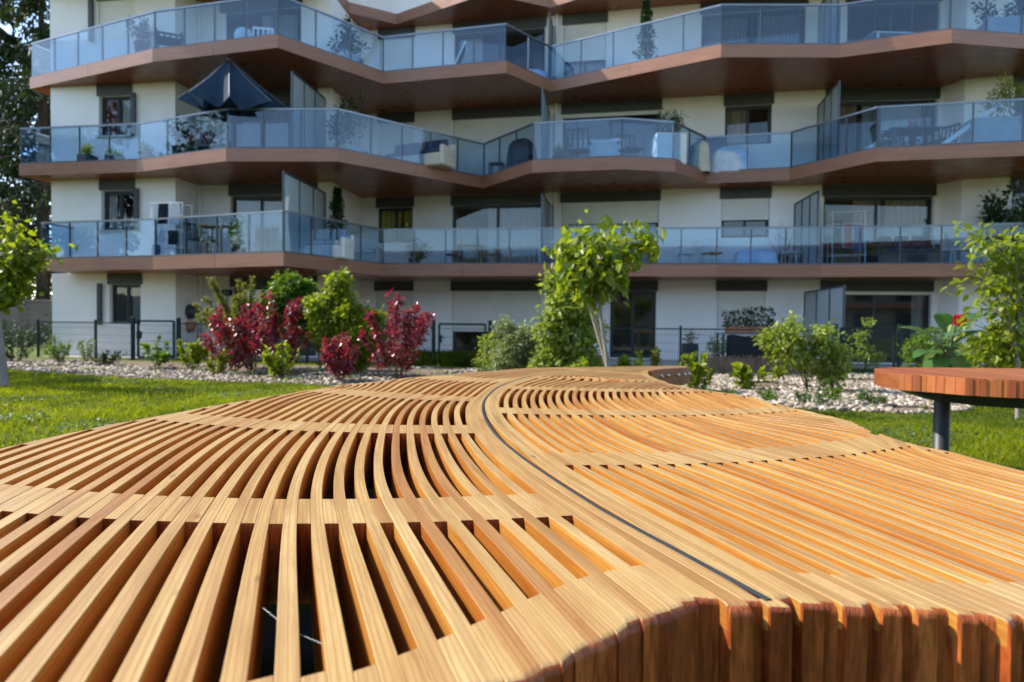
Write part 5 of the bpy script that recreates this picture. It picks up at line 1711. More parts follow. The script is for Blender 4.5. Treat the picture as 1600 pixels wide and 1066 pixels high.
# ------------------------------------------------------------------ FENCES AND GATES
M['fence'] = plain('dark_green_coated_steel', (0.006, 0.020, 0.017), 0.5, .15, 10, spec=.3)
def wire_run(label, pts, h=1.02, px_cut=None, posts=True, group='wire fence runs'):
    o = (pts[0][0], pts[0][1], 0)
    root = empty('wire_fence', o, label, 'fence', group)
    for a, b in zip(pts[:-1], pts[1:]):
        a, b = Vector((a[0], a[1], 0)), Vector((b[0], b[1], 0))
        L = (b - a).length; e = (b - a) / L
        mb = MB()
        nv = int(L / .06)
        for q in range(nv + 1):
            p = a + e * (L * q / nv)
            mb.bar(p + Vector((0, 0, .05)), p + Vector((0, 0, h)), .006, .006, 0, e)
        for z in (.06, .26, .46, .66, .86, h - .01):
            mb.bar(a + Vector((0, 0, z)), b + Vector((0, 0, z)), .006, .006)
        w = mb.build('wire_mesh', M['fence'], root, o); w['kind'] = 'stuff'
        npo = max(1, round(L / 2.5))
        for q in range(npo + 1):
            p = a + e * (L * q / npo)
            ps = MB(); ps.bar(p, p + Vector((0, 0, h + .06)), .05, .05, 0, e)
            ps.build('post', M['fence'], root, o)
        rl = MB(); rl.bar(a + Vector((0, 0, h - .02)), b + Vector((0, 0, h - .02)), .03, .03); rl.build('rail', M['fence'], root, o)
    return root

def gate(label, px0, px1, Y, h=1.06):
    a, b = ground_at(px0, Y), ground_at(px1, Y)
    o = tuple(a)
    root = empty('wire_gate', o, label, 'gate', 'dark green wire gates')
    for p in (a, b):
        ps = MB(); ps.obox(p + Vector((0, 0, h / 2 + .05)), Vector((1, 0, 0)), Vector((0, 1, 0)), Vector((0, 0, 1)), .045, .045, h / 2 + .05, 0, .008)
        ps.build('gate_post', M['fence'], root, o)
    e = (b - a).normalized()
    i, j = a + e * .14, b - e * .12
    fr_ = MB()
    for z in (.09, h): fr_.bar(i + Vector((0, 0, z)), j + Vector((0, 0, z)), .05, .05)
    for p in (i, j): fr_.bar(p + Vector((0, 0, .09)), p + Vector((0, 0, h)), .05, .05, 0, e)
    fr_.build('gate_frame', M['fence'], root, o)
    mb = MB()
    L = (j - i).length; nv = int(L / .055)
    for q in range(1, nv):
        p = i + e * (L * q / nv)
        mb.bar(p + Vector((0, 0, .1)), p + Vector((0, 0, h)), .005, .005, 0, e)
    for z in (.3, .52, .74, .94): mb.bar(i + Vector((0, 0, z)), j + Vector((0, 0, z)), .007, .007)
    w = mb.build('wire_mesh', M['fence'], root, o); w['kind'] = 'stuff'
    lk = MB(); lk.box((i.x - .02, i.y - .06, h * .55), (i.x + .07, i.y + .05, h * .55 + .2)); lk.bar((i.x + .02, i.y - .07, h * .68), (i.x + .17, i.y - .07, h * .68), .02, .02)
    lk.build('lock', M['fence'], root, o)
    return root

G1 = (208, 279, 18.3); G2 = (677, 765, 17.2); G3 = (1303, 1404, 15.7)
gate('dark green wire gate closest to the left corner wall of the block', *G1)
gate('dark green wire gate with tall grass behind, right of the tallest red shrub', *G2)
gate('dark green wire gate left of the big paddle leaves', *G3)
def gp(px, Y): p = ground_at(px, Y); return (p.x, p.y)
wire_run('wire fence from the far left to the first gate', [gp(60, 19.4), gp(150, 18.9), gp(207, 18.3)])
wire_run('wire fence behind the red shrubs between the first two gates', [gp(280, 18.3), gp(480, 17.8), gp(676, 17.2)])
wire_run('wire fence behind the staked sapling up to the right hand gate', [gp(766, 17.2), gp(1062, 16.3), gp(1302, 15.7)])
wire_run('wire fence behind the red flowered plant at the right', [gp(1405, 15.7), gp(1650, 15.3)])

# wooden edging of split canes
M['cane'] = bark_mat('split_cane', (0.11, 0.075, 0.045), (0.24, 0.17, 0.11))
ed = empty('cane_edging', tuple(ground_at(1100, 15.1)), 'low brown edging of upright split canes under the black netting', 'edging')
eo = tuple(ground_at(1100, 15.1))
a, b = ground_at(1096, 15.1), ground_at(1296, 14.7)
nc = 120
mb = MB()
for q in range(nc):
    p = a.lerp(b, q / nc)
    h = .40 + .04 * math.sin(q * 2.3) + random.uniform(-.03, .03)
    mb.tube([p, p + Vector((random.uniform(-.008, .008), 0, h))], .013, 5)
k_ = mb.build('cane', M['cane'], ed, eo); k_['kind'] = 'stuff'

# black shade netting behind the wire
M['netting'] = plain('black_shade_net', (0.012, 0.013, 0.018), .8, .2, 5)
nt_ = MB()
a, b = ground_at(1134, 16.3), ground_at(1252, 15.95)
for q in range(24):
    p0, p1 = a.lerp(b, q / 24), a.lerp(b, (q + 1) / 24)
    w0, w1 = .03 * math.sin(q * 1.1), .03 * math.sin((q + 1) * 1.1)
    t0, t1 = .86 + .02 * math.sin(q * .8), .86 + .02 * math.sin((q + 1) * .8)
    f_ = [(p0.x, p0.y + w0, .12), (p1.x, p1.y + w1, .12), (p1.x, p1.y + w1, t1), (p0.x, p0.y + w0, t0)]
    nt_.face(f_, 0, True)
    nt_.face([(x, y + .012, z) for x, y, z in reversed(f_)], 0, True)
o = nt_.build('shade_netting', M['netting'], None, tuple(a))
tag(o, 'black shade netting tied behind the wire fence, below the pots of herbs', 'netting', kind='thing')

# ------------------------------------------------------------------ THINGS ON BALCONIES AND TERRACE
M['pot_dark'] = plain('dark_planter', (0.03, 0.032, 0.036), .5, .15, 6)
M['pot_white'] = plain('white_planter', (0.66, 0.65, 0.62), .5, .08, 6)
M['pot_grey'] = plain('grey_planter', (0.36, 0.37, 0.38), .6, .1, 6)
M['terracotta'] = plain('terracotta', (0.42, 0.17, 0.09), .8, .15, 10)
M['white_metal'] = plain('white_painted_metal', (0.74, 0.74, 0.73), .4, .05, 8)
M['black_metal'] = plain('black_metal', (0.02, 0.021, 0.024), .45, .1, 8)
M['pine'] = panel_wood('varnished_pine', (0.40, 0.22, 0.075), (0.54, 0.33, 0.13), .45, (3, 3, 30))
M['wicker'] = plain('pale_wicker', (0.55, 0.48, 0.38), .8, .3, 40, bmp=.6)
M['wicker_dark'] = plain('dark_wicker', (0.045, 0.04, 0.038), .7, .3, 40, bmp=.6)
M['cush_dark'] = plain('navy_cushion', (0.035, 0.045, 0.07), .9, .15, 8)
M['cush_pale'] = plain('pale_cushion', (0.62, 0.60, 0.56), .9, .1, 8)
M['cush_orange'] = plain('rust_orange_fabric', (0.50, 0.20, 0.06), .9, .15, 8)
M['tarp_black'] = plain('black_cover', (0.022, 0.024, 0.030), .55, .2, 4, bmp=.3)
M['tarp_blue'] = plain('navy_cover', (0.03, 0.05, 0.11), .6, .2, 4, bmp=.3)
M['tarp_pale'] = plain('pale_blue_cover', (0.55, 0.62, 0.72), .6, .15, 4, bmp=.3)
M['canvas'] = plain('beige_canvas', (0.60, 0.54, 0.44), .9, .1, 5)
M['parasol'] = cloth('navy_parasol_cloth', (0.032, 0.062, 0.105), .25)
M['white_cloth'] = cloth('white_cloth', (0.72, 0.74, 0.76), .3)
M['blue_cloth'] = cloth('blue_cloth', (0.06, 0.12, 0.28), .3)
M['navy_cloth'] = cloth('dark_cloth', (0.02, 0.028, 0.036), .2)
M['red_cloth'] = cloth('red_cloth', (0.45, 0.05, 0.07), .3)

def place(px, k, frac, dx=0.0):
    if k == 0:
        p = ground_at(px, frac); return Vector((p.x + dx, p.y, 0.01))
    q = spot(px, k, frac, dx)
    return Vector((q.x, q.y, FLOOR[k]))

def potted(label, px, k, frac, ph, pr, fh, fr, mat, pot='pot_dark', n=350, L=.07, wr=.5, square=False, nst=6, conical=False, group='potted plants on the balconies', cat='potted plant', seed=0, long=0.0, droop=.2):
    c = place(px, k, frac)
    rng = np.random.default_rng(seed + int(px))
    root = empty('potted_plant', tuple(c), label, cat, group)
    o = tuple(c)
    mb = MB()
    if long:
        mb.obox(c + Vector((0, 0, ph / 2)), Vector((.98, -.2, 0)).normalized(), Vector((.2, .98, 0)).normalized(), Vector((0, 0, 1)), long, pr, ph / 2, 0, .015)
    elif square:
        mb.box((c.x - pr, c.y - pr, c.z), (c.x + pr, c.y + pr, c.z + ph), 0, .015)
    else:
        mb.lathe(c, [(0, 0), (pr * .72, 0), (pr * .98, ph * .92), (pr * 1.05, ph * .92), (pr * 1.05, ph), (pr * .88, ph), (pr * .86, ph * .9), (0, ph * .88)], 16)
    mb.build('pot', M[pot], root, o)
    b = np.array((c.x, c.y, c.z + ph * .9))
    if conical:
        P, D = [], []
        for q in range(n):
            t = rng.uniform() ** .8
            az = rng.uniform(0, 6.28); rr = fr * (1 - t * .8) * rng.uniform(.2, 1) * (.75 + .25 * math.sin(t * 19 + az * 2))
            P.append(b + np.array((math.cos(az) * rr, math.sin(az) * rr, fh * (.04 + .95 * t)))); D.append((math.cos(az), math.sin(az), .9))
        P, D = np.array(P), np.array(D) + rng.normal(size=(n, 3)) * .4
        sb_ = MB(); sb_.tube([Vector(b), Vector(b + np.array((0, 0, fh * .9)))], [.02, .006], 5)
    else:
        sts = grow(b, fh, fr, nst, rng)
        sb_ = MB()
        P, D = [], []
        if long:
            for s_ in sts: s_ += np.array((.98, -.2, 0)) * rng.uniform(-1, 1) * long * .85
        for s_ in sts: sb_.tube([Vector(p) for p in s_], [.008 * (1 - .1 * q) for q in range(7)], 4, 0, False)
        for q in range(n):
            s_ = sts[rng.integers(len(sts))]; t = .2 + .8 * rng.uniform() ** .7
            d = rng.normal(size=3)
            P.append(stem_at(s_, t) + d * fr * .16); D.append(d + np.array((0, 0, .4 - droop)))
        P, D = np.array(P), np.array(D)
    sb_.build('stem', M['stem'], root, o)
    leaf_cloud('foliage', P, D, L * rng.uniform(.6, 1.2, len(P)), wr, LM[mat], root, o, rng=rng)
    return root

def blossoms(root, c, n, r, mat):
    rng = np.random.default_rng(n)
    d = unit(rng.normal(size=(n, 3)))
    leaf_cloud('flower', np.array(c) + d * r * rng.uniform(.3, 1, (n, 1)), d, rng.uniform(.04, .07, n), .8, mat, root, tuple(root.location), rng=rng)

def ori(rz): return Vector((math.cos(rz), math.sin(rz), 0)), Vector((-math.sin(rz), math.cos(rz), 0)), Vector((0, 0, 1))

def chair(label, px, k, frac, rz, mat='black_metal', cush=None, sh=.44, bh=.88, w=.48, group='chairs on the balconies', cat='chair', name='balcony_chair', arms=True):
    c = place(px, k, frac); o = tuple(c)
    X_, Y_, Z_ = ori(rz)
    root = empty(name, o, label, cat, group)
    mb = MB(); mb.obox(c + Z_ * sh, X_, Y_, Z_, w / 2, w / 2, .022, 0, .012); mb.build('seat', M[cush or mat], root, o)
    mb = MB()
    for q in range(5):
        mb.bar(c - X_ * (w * (.5 - q / 4)) * .95 + Y_ * (w / 2) + Z_ * (sh + .04), c - X_ * (w * (.5 - q / 4)) * .95 + Y_ * (w / 2 + .09) + Z_ * bh, .05, .015, 0, Y_)
    mb.bar(c - X_ * w / 2 + Y_ * (w / 2 + .09) + Z_ * bh, c + X_ * w / 2 + Y_ * (w / 2 + .09) + Z_ * bh, .03, .06)
    mb.build('backrest', M[mat], root, o)
    for sx in (-1, 1):
        for sy in (-1, 1):
            mb = MB(); mb.bar(c + X_ * sx * w * .48 + Y_ * sy * w * .5, c + X_ * sx * w * .45 + Y_ * sy * w * .45 + Z_ * sh, .028, .028); mb.build('leg', M[mat], root, o)
        if arms:
            mb = MB(); mb.bar(c + X_ * sx * w * .5 - Y_ * w * .45 + Z_ * (sh + .21), c + X_ * sx * w * .5 + Y_ * w * .5 + Z_ * (sh + .24), .04, .025)
            mb.bar(c + X_ * sx * w * .5 - Y_ * w * .42 + Z_ * sh, c + X_ * sx * w * .5 - Y_ * w * .42 + Z_ * (sh + .21), .025, .025); mb.build('armrest', M[mat], root, o)
    return root

def table_(label, px, k, frac, rz, L, Wd, h, mat, name='balcony_table', group='tables on the balconies', legs='black_metal'):
    c = place(px, k, frac); o = tuple(c)
    X_, Y_, Z_ = ori(rz)
    root = empty(name, o, label, 'table', group)
    ns = 5
    for q in range(ns):
        mb = MB(); mb.obox(c + Y_ * (Wd * ((q + .5) / ns - .5)) + Z_ * h, X_, Y_, Z_, L / 2, Wd / ns / 2 - .004, .016, 0, .005); mb.build('top_board', M[mat], root, o)
    mb = MB()
    for s_ in (-1, 1): mb.bar(c + X_ * s_ * L * .42 - Y_ * Wd * .45 + Z_ * (h - .04), c + X_ * s_ * L * .42 + Y_ * Wd * .45 + Z_ * (h - .04), .04, .04)
    mb.build('apron', M[legs], root, o)
    for sx in (-1, 1):
        for sy in (-1, 1):
            mb = MB(); mb.bar(c + X_ * sx * L * .44 + Y_ * sy * Wd * .42, c + X_ * sx * L * .42 + Y_ * sy * Wd * .42 + Z_ * (h - .02), .045, .045); mb.build('leg', M[legs], root, o)
    return root

def sofa(label, px, k, frac, rz, L, mat, cush, D=.75, h=.36, bh=.70, ncush=3, group='sofas on the balconies'):
    c = place(px, k, frac); o = tuple(c)
    X_, Y_, Z_ = ori(rz)
    root = empty('balcony_sofa', o, label, 'sofa', group)
    mb = MB(); mb.obox(c + Z_ * (h / 2 + .04), X_, Y_, Z_, L / 2, D / 2, h / 2, 0, .04); mb.build('base', M[mat], root, o)
    mb = MB()
    n = 10; pr = []
    for q in range(n):
        u = -L / 2 + L * (q + .5) / n
        hh = bh + .05 * math.sin(math.pi * ((q + .5) / n * 2 % 1))
        mb.obox(c + X_ * u + Y_ * (D / 2 - .05) + Z_ * (h + (hh - h) / 2), X_, Y_, Z_, L / n / 2 + .004, .06, (hh - h) / 2 + .03, 0, .02)
    mb.build('backrest', M[mat], root, o)
    for s_ in (-1, 1):
        mb = MB(); mb.obox(c + X_ * s_ * (L / 2 - .06) + Z_ * (h + .12), X_, Y_, Z_, .07, D / 2, .14, 0, .04); mb.build('armrest', M[mat], root, o)
    for q in range(ncush):
        u = -L / 2 + .14 + (L - .28) * (q + .5) / ncush
        mb = MB(); mb.obox(c + X_ * u + Z_ * (h + .11) - Y_ * .03, X_, Y_, Z_, (L - .28) / ncush / 2 - .01, D / 2 - .1, .065, 0, .04); mb.build('seat_cushion', M[cush], root, o)
        mb = MB(); y2 = (Y_ * .25 + Z_).normalized(); mb.obox(c + X_ * u + Z_ * (h + .36) + Y_ * (D / 2 - .2), X_, y2.cross(X_), y2, (L - .28) / ncush / 2 - .03, .07, .19, 0, .05); mb.build('back_cushion', M[cush], root, o)
    return root

def covered(label, px, k, frac, L, D, h, mat, rz=0.0, cat='cover', name='covered_furniture', seed=0, top=.7):
    """furniture under a draped cover: sagging folds, gathered hem"""
    c = place(px, k, frac)
    rnd = random.Random(seed)
    X_, Y_, Z_ = ori(rz)
    mb = MB()
    rings = []
    n = 28
    for (t, s_) in ((0, 1.06), (.08, 1.02), (.35, .97), (.62, .93), (.82, .86), (.94, top), (1.0, top * .55), (1.01, 0.02)):
        ring = []
        for q in range(n):
            a = 2 * math.pi * q / n
            ca, sa = math.cos(a), math.sin(a)
            ex = .45
            x = math.copysign(abs(ca) ** ex, ca) * L / 2 * s_; y = math.copysign(abs(sa) ** ex, sa) * D / 2 * s_
            f_ = 1 + .05 * (1 - t) * math.sin(q * 2.9 + seed) + rnd.uniform(-.012, .012)
            ring.append(c + X_ * x * f_ + Y_ * y * f_ + Z_ * (h * t + .02 * math.sin(q * 1.7 + seed) * (t > .5)))
        rings.append(ring)
    pts = [p for r_ in rings for p in r_]
    fs = [(i * n + q, i * n + (q + 1) % n, (i + 1) * n + (q + 1) % n, (i + 1) * n + q) for i in range(len(rings) - 1) for q in range(n)]
    mb.idx(pts, fs, 0, True)
    o = mb.build(name, M[mat], None, tuple(c))
    return tag(o, label, cat)

# ---- first balcony (lowest)
def laundry(label, px, k, frac, rz, L, cloths, name='clothes_airer'):
    c = place(px, k, frac); o = tuple(c)
    X_, Y_, Z_ = ori(rz)
    root = empty(name, o, label, 'clothes airer', 'clothes airers')
    mb = MB()
    H_ = 1.55
    for sx in (-1, 1):
        for sy in (-1, 1):
            mb.tube([c + X_ * sx * L / 2 + Y_ * sy * .28, c + X_ * sx * L / 2 + Y_ * sy * .2 + Z_ * H_], .012, 6)
    for z in (.35, .8, 1.2, H_):
        for sy in (-1, 1): mb.tube([c - X_ * (L / 2 + .05) + Y_ * sy * .22 + Z_ * z, c + X_ * (L / 2 + .05) + Y_ * sy * .22 + Z_ * z], .009, 6)
        for q in range(5): mb.tube([c + X_ * (L * (q / 4 - .5)) - Y_ * .22 + Z_ * z, c + X_ * (L * (q / 4 - .5)) + Y_ * .22 + Z_ * z], .005, 5)
    mb.build('frame', M['white_metal'], root, o)
    for (u, z, w, hh, m_) in cloths:
        mb = MB(); n = 6
        for sgn in (-1, 1):
            for q in range(n):
                a0, a1 = u - w / 2 + w * q / n, u - w / 2 + w * (q + 1) / n
                o0, o1 = .02 * math.sin(q * 1.9 + u * 7), .02 * math.sin((q + 1) * 1.9 + u * 7)
                f_ = [c + X_ * a0 + Y_ * (-.23 + o0 + sgn * .02) + Z_ * (z - hh * (1 if sgn < 0 else .8)), c + X_ * a1 + Y_ * (-.23 + o1 + sgn * .02) + Z_ * (z - hh * (1 if sgn < 0 else .8)), c + X_ * a1 + Y_ * (-.225) + Z_ * (z + .012), c + X_ * a0 + Y_ * (-.225) + Z_ * (z + .012)]
                mb.face(f_, 0, True)
        mb.build('garment', M[m_], root, o)
    return root

laundry('white clothes airer hung with pale and dark washing, left of the pine bar table', 268, 1, .42, -.15, .95,
        [(-.36, 1.55, .24, .62, 'white_cloth'), (-.08, 1.52, .3, .55, 'navy_cloth'), (.26, 1.55, .30, .60, 'white_cloth'), (-.2, .82, .34, .36, 'white_cloth'), (.2, .8, .3, .4, 'navy_cloth'), (-.3, .4, .25, .28, 'blue_cloth')])
laundry('clothes airer with red and blue washing in front of the beige curtains', 1322, 1, .45, -.2, .85,
        [(-.3, 1.15, .22, .6, 'navy_cloth'), (-.02, 1.18, .2, .62, 'red_cloth'), (.26, 1.15, .24, .7, 'blue_cloth')])
table_('high pine bar table on the lowest balcony behind the lemon tree', 338, 1, .45, -.2, .75, .6, .98, 'pine', legs='pine')
table_('low pine stool under the high pine bar table', 326, 1, .40, -.2, .38, .34, .58, 'pine', name='bar_stool', legs='pine')
potted('little lemon tree with light green leaves beside the pine bar table', 375, 1, .30, .32, .17, .95, .26, 'lime', n=420, L=.10, seed=1)
chair('dark chair at the left of the pine bar table', 309, 1, .4, 1.2, 'black_metal', sh=.6, bh=1.05, w=.42)
potted('tall slim evergreen in a white pot behind the lowest left frosted screen', 527, 1, .60, .5, .24, 1.75, .42, 'dark', 'pot_white', n=1500, L=.11, wr=.4, square=True, conical=True, seed=2)
sofa('long pale cushioned sofa below the slim potted evergreen', 500, 1, .35, -.15, 1.7, 'pot_white', 'cush_pale')
sofa('low pale lounger near the yellow curtain window', 568, 1, .45, .0, 1.1, 'wicker', 'cush_pale', ncush=2, bh=.55)
potted('dark spreading plant in a black pot under the yellow curtain window', 648, 1, .3, .28, .2, .55, .45, 'dark', n=420, L=.13, wr=.3, seed=3, droop=.5)
table_('small wooden table in front of the wide window with pale curtains', 735, 1, .5, -.2, .8, .6, .72, 'pine')
chair('slim wooden chair right of the small wooden table', 762, 1, .5, 1.5, 'pine', arms=False, w=.42)
chair('dark chair left of the small wooden table', 706, 1, .52, -1.5, 'black_metal', arms=False, w=.42)
table_('white table partly hidden by the sapling crown', 868, 1, .45, -.2, 1.0, .7, .74, 'white_metal', legs='white_metal')
chair('rust orange folding chair standing against the pale wall', 1113, 1, .55, .1, 'white_metal', 'cush_orange', bh=1.0)
o = chair('thin white wire chair left of the rust orange folding chair', 1072, 1, .6, .1, 'white_metal', w=.40)
covered('low lump under a pale blue cover, under the half closed shutter', 1180, 1, .35, 1.25, .7, .50, 'tarp_pale', -.2, seed=3)
chair('cream chair behind the lower right frosted screen', 1240, 1, .5, .6, 'cush_pale', 'cush_pale', arms=False)
potted('leafless twiggy shrub in a pot left of the lower right frosted screen', 1222, 1, .7, .4, .2, 1.2, .5, 'dark', n=60, L=.05, nst=16, seed=4)
potted('yellowish plant right of the red and blue washing', 1362, 1, .35, .3, .2, .6, .3, 'olive', n=350, L=.08, seed=5)
sofa('dark grey sofa in front of the beige curtains', 1412, 1, .45, -.2, 1.6, 'wicker_dark', 'cush_dark')
chair('left one of two cream chairs at the far right of the lowest balcony', 1478, 1, .35, .9, 'cush_pale', 'cush_pale')
chair('right one of two cream chairs at the far right of the lowest balcony', 1500, 1, .35, 1.1, 'cush_pale', 'cush_pale')
potted('big dark leaved plant at the right border above the yellow green young tree', 1572, 1, .5, .5, .28, 1.9, .65, 'dark', n=900, L=.16, seed=6, nst=9)

# ---- middle balcony
def parasol(label, px, py, k, frac):
    c = place(px, k, frac); o = tuple(c)
    root = empty('parasol', o, label, 'parasol')
    ap = on_y(px - 4, py, c.y)
    rim = on_y(px, 168, c.y).z
    n = 8; Rr = 1.38
    mb = MB()
    rnd = random.Random(4)
    ends = []
    for q in range(n):
        a = 2 * math.pi * (q + .35) / n
        ends.append(Vector((ap.x + .12 + math.cos(a) * Rr, ap.y + math.sin(a) * Rr * .9, rim + .10 * math.sin(a * 2 + .8))))
    for q in range(n):
        e0, e1 = ends[q], ends[(q + 1) % n]
        mseg, rows = 8, 7
        grid = []
        for i in range(rows + 1):
            t = i / rows
            row = []
            for j in range(mseg + 1):
                s_ = j / mseg
                p = ap.lerp(e0.lerp(e1, s_), t)
                inward = math.sin(math.pi * s_) * t ** 1.3
                p = p + (Vector((ap.x, ap.y, p.z)) - p) * (.42 * inward) + Vector((0, 0, -.16 * inward - .22 * t * (1 - t)))
                row.append(p)
            grid.append(row)
        for i in range(rows):
            for j in range(mseg): mb.face([grid[i][j], grid[i + 1][j], grid[i + 1][j + 1], grid[i][j + 1]], 0, True)
    mb.build('canopy', M['parasol'], root, o)
    for q in range(n):
        rb = MB(); mid = ap.lerp(ends[q], .5) + Vector((0, 0, -.045)); rb.tube([ap, mid, ends[q] + Vector((0, 0, .01))], .011, 5); rb.build('rib', M['alu'], root, o)
    mb = MB(); mb.tube([(ap.x, ap.y, c.z), (ap.x, ap.y, ap.z + .03)], .024, 8); mb.build('pole', M['alu'], root, o)
    mb = MB(); mb.lathe((ap.x, ap.y, ap.z - .02), [(.07, -.03), (.08, .03), (.03, .08), (0, .09)], 10); mb.build('finial', M['alu'], root, o)
    mb = MB(); mb.lathe((ap.x, ap.y, c.z), [(0, 0), (.28, 0), (.26, .07), (.05, .10), (.05, .3)], 14); mb.build('base', M['pot_dark'], root, o)
    return root
parasol('half closed navy parasol on the middle balcony', 362, 92, 2, .10)
potted('small yellow green plant in a dark square pot, leftmost on the middle balcony', 137, 2, .25, .28, .2, .32, .24, 'lime', n=260, L=.08, square=True, seed=7)
potted('low plant in a dark square pot, next to the leftmost pot', 180, 2, .3, .26, .2, .16, .2, 'green', n=160, L=.07, square=True, seed=8)
potted('plant in a pale grey pot, third from left on the middle balcony', 227, 2, .25, .30, .18, .30, .2, 'green', 'pot_grey', n=220, L=.07, seed=9)
r_ = potted('pink flowering pot left of the navy parasol pole', 297, 2, .2, .26, .16, .34, .2, 'green', n=240, L=.07, seed=10)
M['pink'] = leaf_mat('pink_petal', [(.55, .08, .18), (.65, .14, .26)], .3, .5, .3, (1.2, .9, .9)); blossoms(r_, (r_.location.x, r_.location.y, r_.location.z + .55), 60, .13, M['pink'])
potted('dark bushy plant behind the pink flowers on the middle balcony', 283, 2, .5, .45, .24, .85, .36, 'dark', n=500, L=.10, seed=11)
potted('plant with small reddish leaves near the end of the left middle balcony', 322, 2, .3, .35, .2, .65, .24, 'red', n=300, L=.07, seed=12)
potted('tall climbing plant in a pale trough, beside the second frosted screen', 545, 2, .35, .4, .22, 1.75, .5, 'dark', 'pot_grey', n=650, L=.13, seed=13, nst=8, long=.5)
sofa('pale wicker sofa with navy cushions on the middle balcony', 652, 2, .22, -.45, 2.2, 'wicker', 'cush_dark', ncush=2)
covered('grill under a black cover in the corner of the middle balcony', 815, 2, .30, .85, .6, .95, 'tarp_black', -.6, 'covered grill', 'covered_grill', 2, .6)
table_('small black side table left of the covered grill', 776, 2, .3, -.2, .45, .4, .42, 'black_metal', name='side_table')
potted('pale leaved pot plant in front of the white downpipe', 873, 2, .2, .3, .18, .35, .2, 'light', n=200, L=.08, seed=14)
covered('table spread with a crumpled white cloth on the middle balcony', 935, 2, .45, 1.7, .9, .82, 'white_cloth', -.2, 'covered table', 'covered_table', 5, .96)
for (px, lab) in ((905, 'dark wicker armchair at the left end of the table with the white cloth'), (985, 'dark wicker armchair at the right end of the table with the white cloth')):
    chair(lab, px, 2, .28, 2.9 if px < 950 else .3, 'wicker_dark', 'cush_dark', w=.6, bh=.95, name='wicker_armchair')
potted('round clipped bush in a pale square planter at the bend of the middle balcony', 1043, 2, .30, .85, .42, .85, .42, 'dark', 'pot_white', n=1200, L=.07, square=True, seed=15, nst=14)
covered('bundle under a beige canvas, beside the pale blue cover', 1092, 2, .2, .55, .5, .98, 'canvas', 0, 'wrapped bundle', 'wrapped_bundle', 7, .35)
covered('bulky things under a navy cover, behind the pale blue cover', 1112, 2, .55, .95, .6, 1.15, 'tarp_blue', -.2, seed=8)
covered('bicycle shaped bulge under a pale blue cover on the middle balcony', 1140, 2, .35, 1.15, .6, .80, 'tarp_pale', -.2, seed=9, top=.55)
table_('dark garden table on the right of the middle balcony', 1420, 2, .4, -.1, 1.3, .85, .74, 'black_metal')
chair('dark chair left of the dark garden table', 1384, 2, .35, 1.4, 'black_metal', w=.5)
chair('dark chair behind the dark garden table', 1412, 2, .6, .2, 'black_metal', w=.5)
chair('dark chair right of the dark garden table', 1470, 2, .38, -1.2, 'black_metal', w=.5)
potted('magenta flowers in a bowl on the dark garden table', 1424, 2, .45, .9, .10, .16, .16, 'green', n=80, L=.06, seed=16)
blossoms(bpy.data.objects[[o.name for o in bpy.data.objects if o.name.startswith('potted_plant')][-1]], tuple(place(1424, 2, .45) + Vector((0, 0, 1.05))), 80, .15, M['pink'])
potted('yellow green shrub in a long grey planter at the right border of the middle balcony', 1572, 2, .3, .80, .35, 1.05, .65, 'yellow', 'pot_grey', n=1000, L=.12, wr=.3, seed=17, nst=14, long=.95)
sh = MB(); a = place(1468, 2, .12); b = place(1562, 2, .25)
sh.bar(a + Vector((0, 0, .12)), b + Vector((0, 0, 1.2)), .1, .03, 0, Vector((0, -1, 0)))
tag(sh.build('sloping_plank', M['white_metal'], None, tuple(a)), 'white plank leaning up against the long grey planter', 'plank')

# ---- top balcony in view
chair('dark wicker armchair behind the glass at the left end of the top balcony', 265, 3, .35, .4, 'wicker_dark', 'cush_dark', w=.62, bh=.8, name='wicker_armchair')
mb = MB(); c = place(380, 3, .12); mb.lathe(c, [(0, 0), (.12, 0), (.15, .06), (.22, .2), (.23, .32), (.17, .44), (.06, .50), (0, .51)], 16)
tag(mb.build('garden_lantern', M['white_metal'], None, tuple(c)), 'white globe lantern on the floor of the top balcony', 'lantern')
chair('white framed chair right of the globe lantern', 408, 3, .4, .2, 'white_metal', 'cush_pale', w=.55, bh=.95)
potted('bush with arching stems in a pale trough on the top balcony', 543, 3, .30, .42, .22, 1.05, .45, 'dark', 'pot_grey', n=520, L=.12, seed=18, long=.4)
potted('dark plant beside the closed shutter at the top left', 222, 3, .8, .75, .2, .85, .34, 'dark', n=400, L=.1, seed=19)
# folding deck chair
c = place(712, 3, .35); root = empty('deck_chair', tuple(c), 'white framed folding deck chair tilted back on the top balcony', 'deck chair'); o = tuple(c)
for s_ in (-1, 1):
    off = Vector((0, s_ * .26, 0))
    mb = MB(); mb.bar(c + off + Vector((-.42, 0, .42)), c + off + Vector((.22, 0, .02)), .03, .05); mb.bar(c + off + Vector((-.18, 0, .02)), c + off + Vector((.30, 0, 1.05)), .03, .05); mb.build('leg', M['white_metal'], root, o)
mb = MB()
pr = [Vector((-.40, 0, .42)), Vector((-.05, 0, .30)), Vector((.06, 0, .42)), Vector((.28, 0, 1.0))]
for a, b in zip(pr[:-1], pr[1:]):
    mb.idx([c + a + Vector((0, -.24, 0)), c + a + Vector((0, .24, 0)), c + b + Vector((0, .24, 0)), c + b + Vector((0, -.24, 0)), c + a + Vector((0, -.24, -.012)), c + a + Vector((0, .24, -.012)), c + b + Vector((0, .24, -.012)), c + b + Vector((0, -.24, -.012))], [(0, 1, 2, 3), (7, 6, 5, 4), (0, 3, 7, 4), (1, 5, 6, 2)])
mb.build('sling', M['navy_cloth'], root, o)
covered('low thing under a pale blue cover by the inner corner of the top balcony', 838, 3, .45, .9, .6, .42, 'tarp_pale', .4, seed=11)
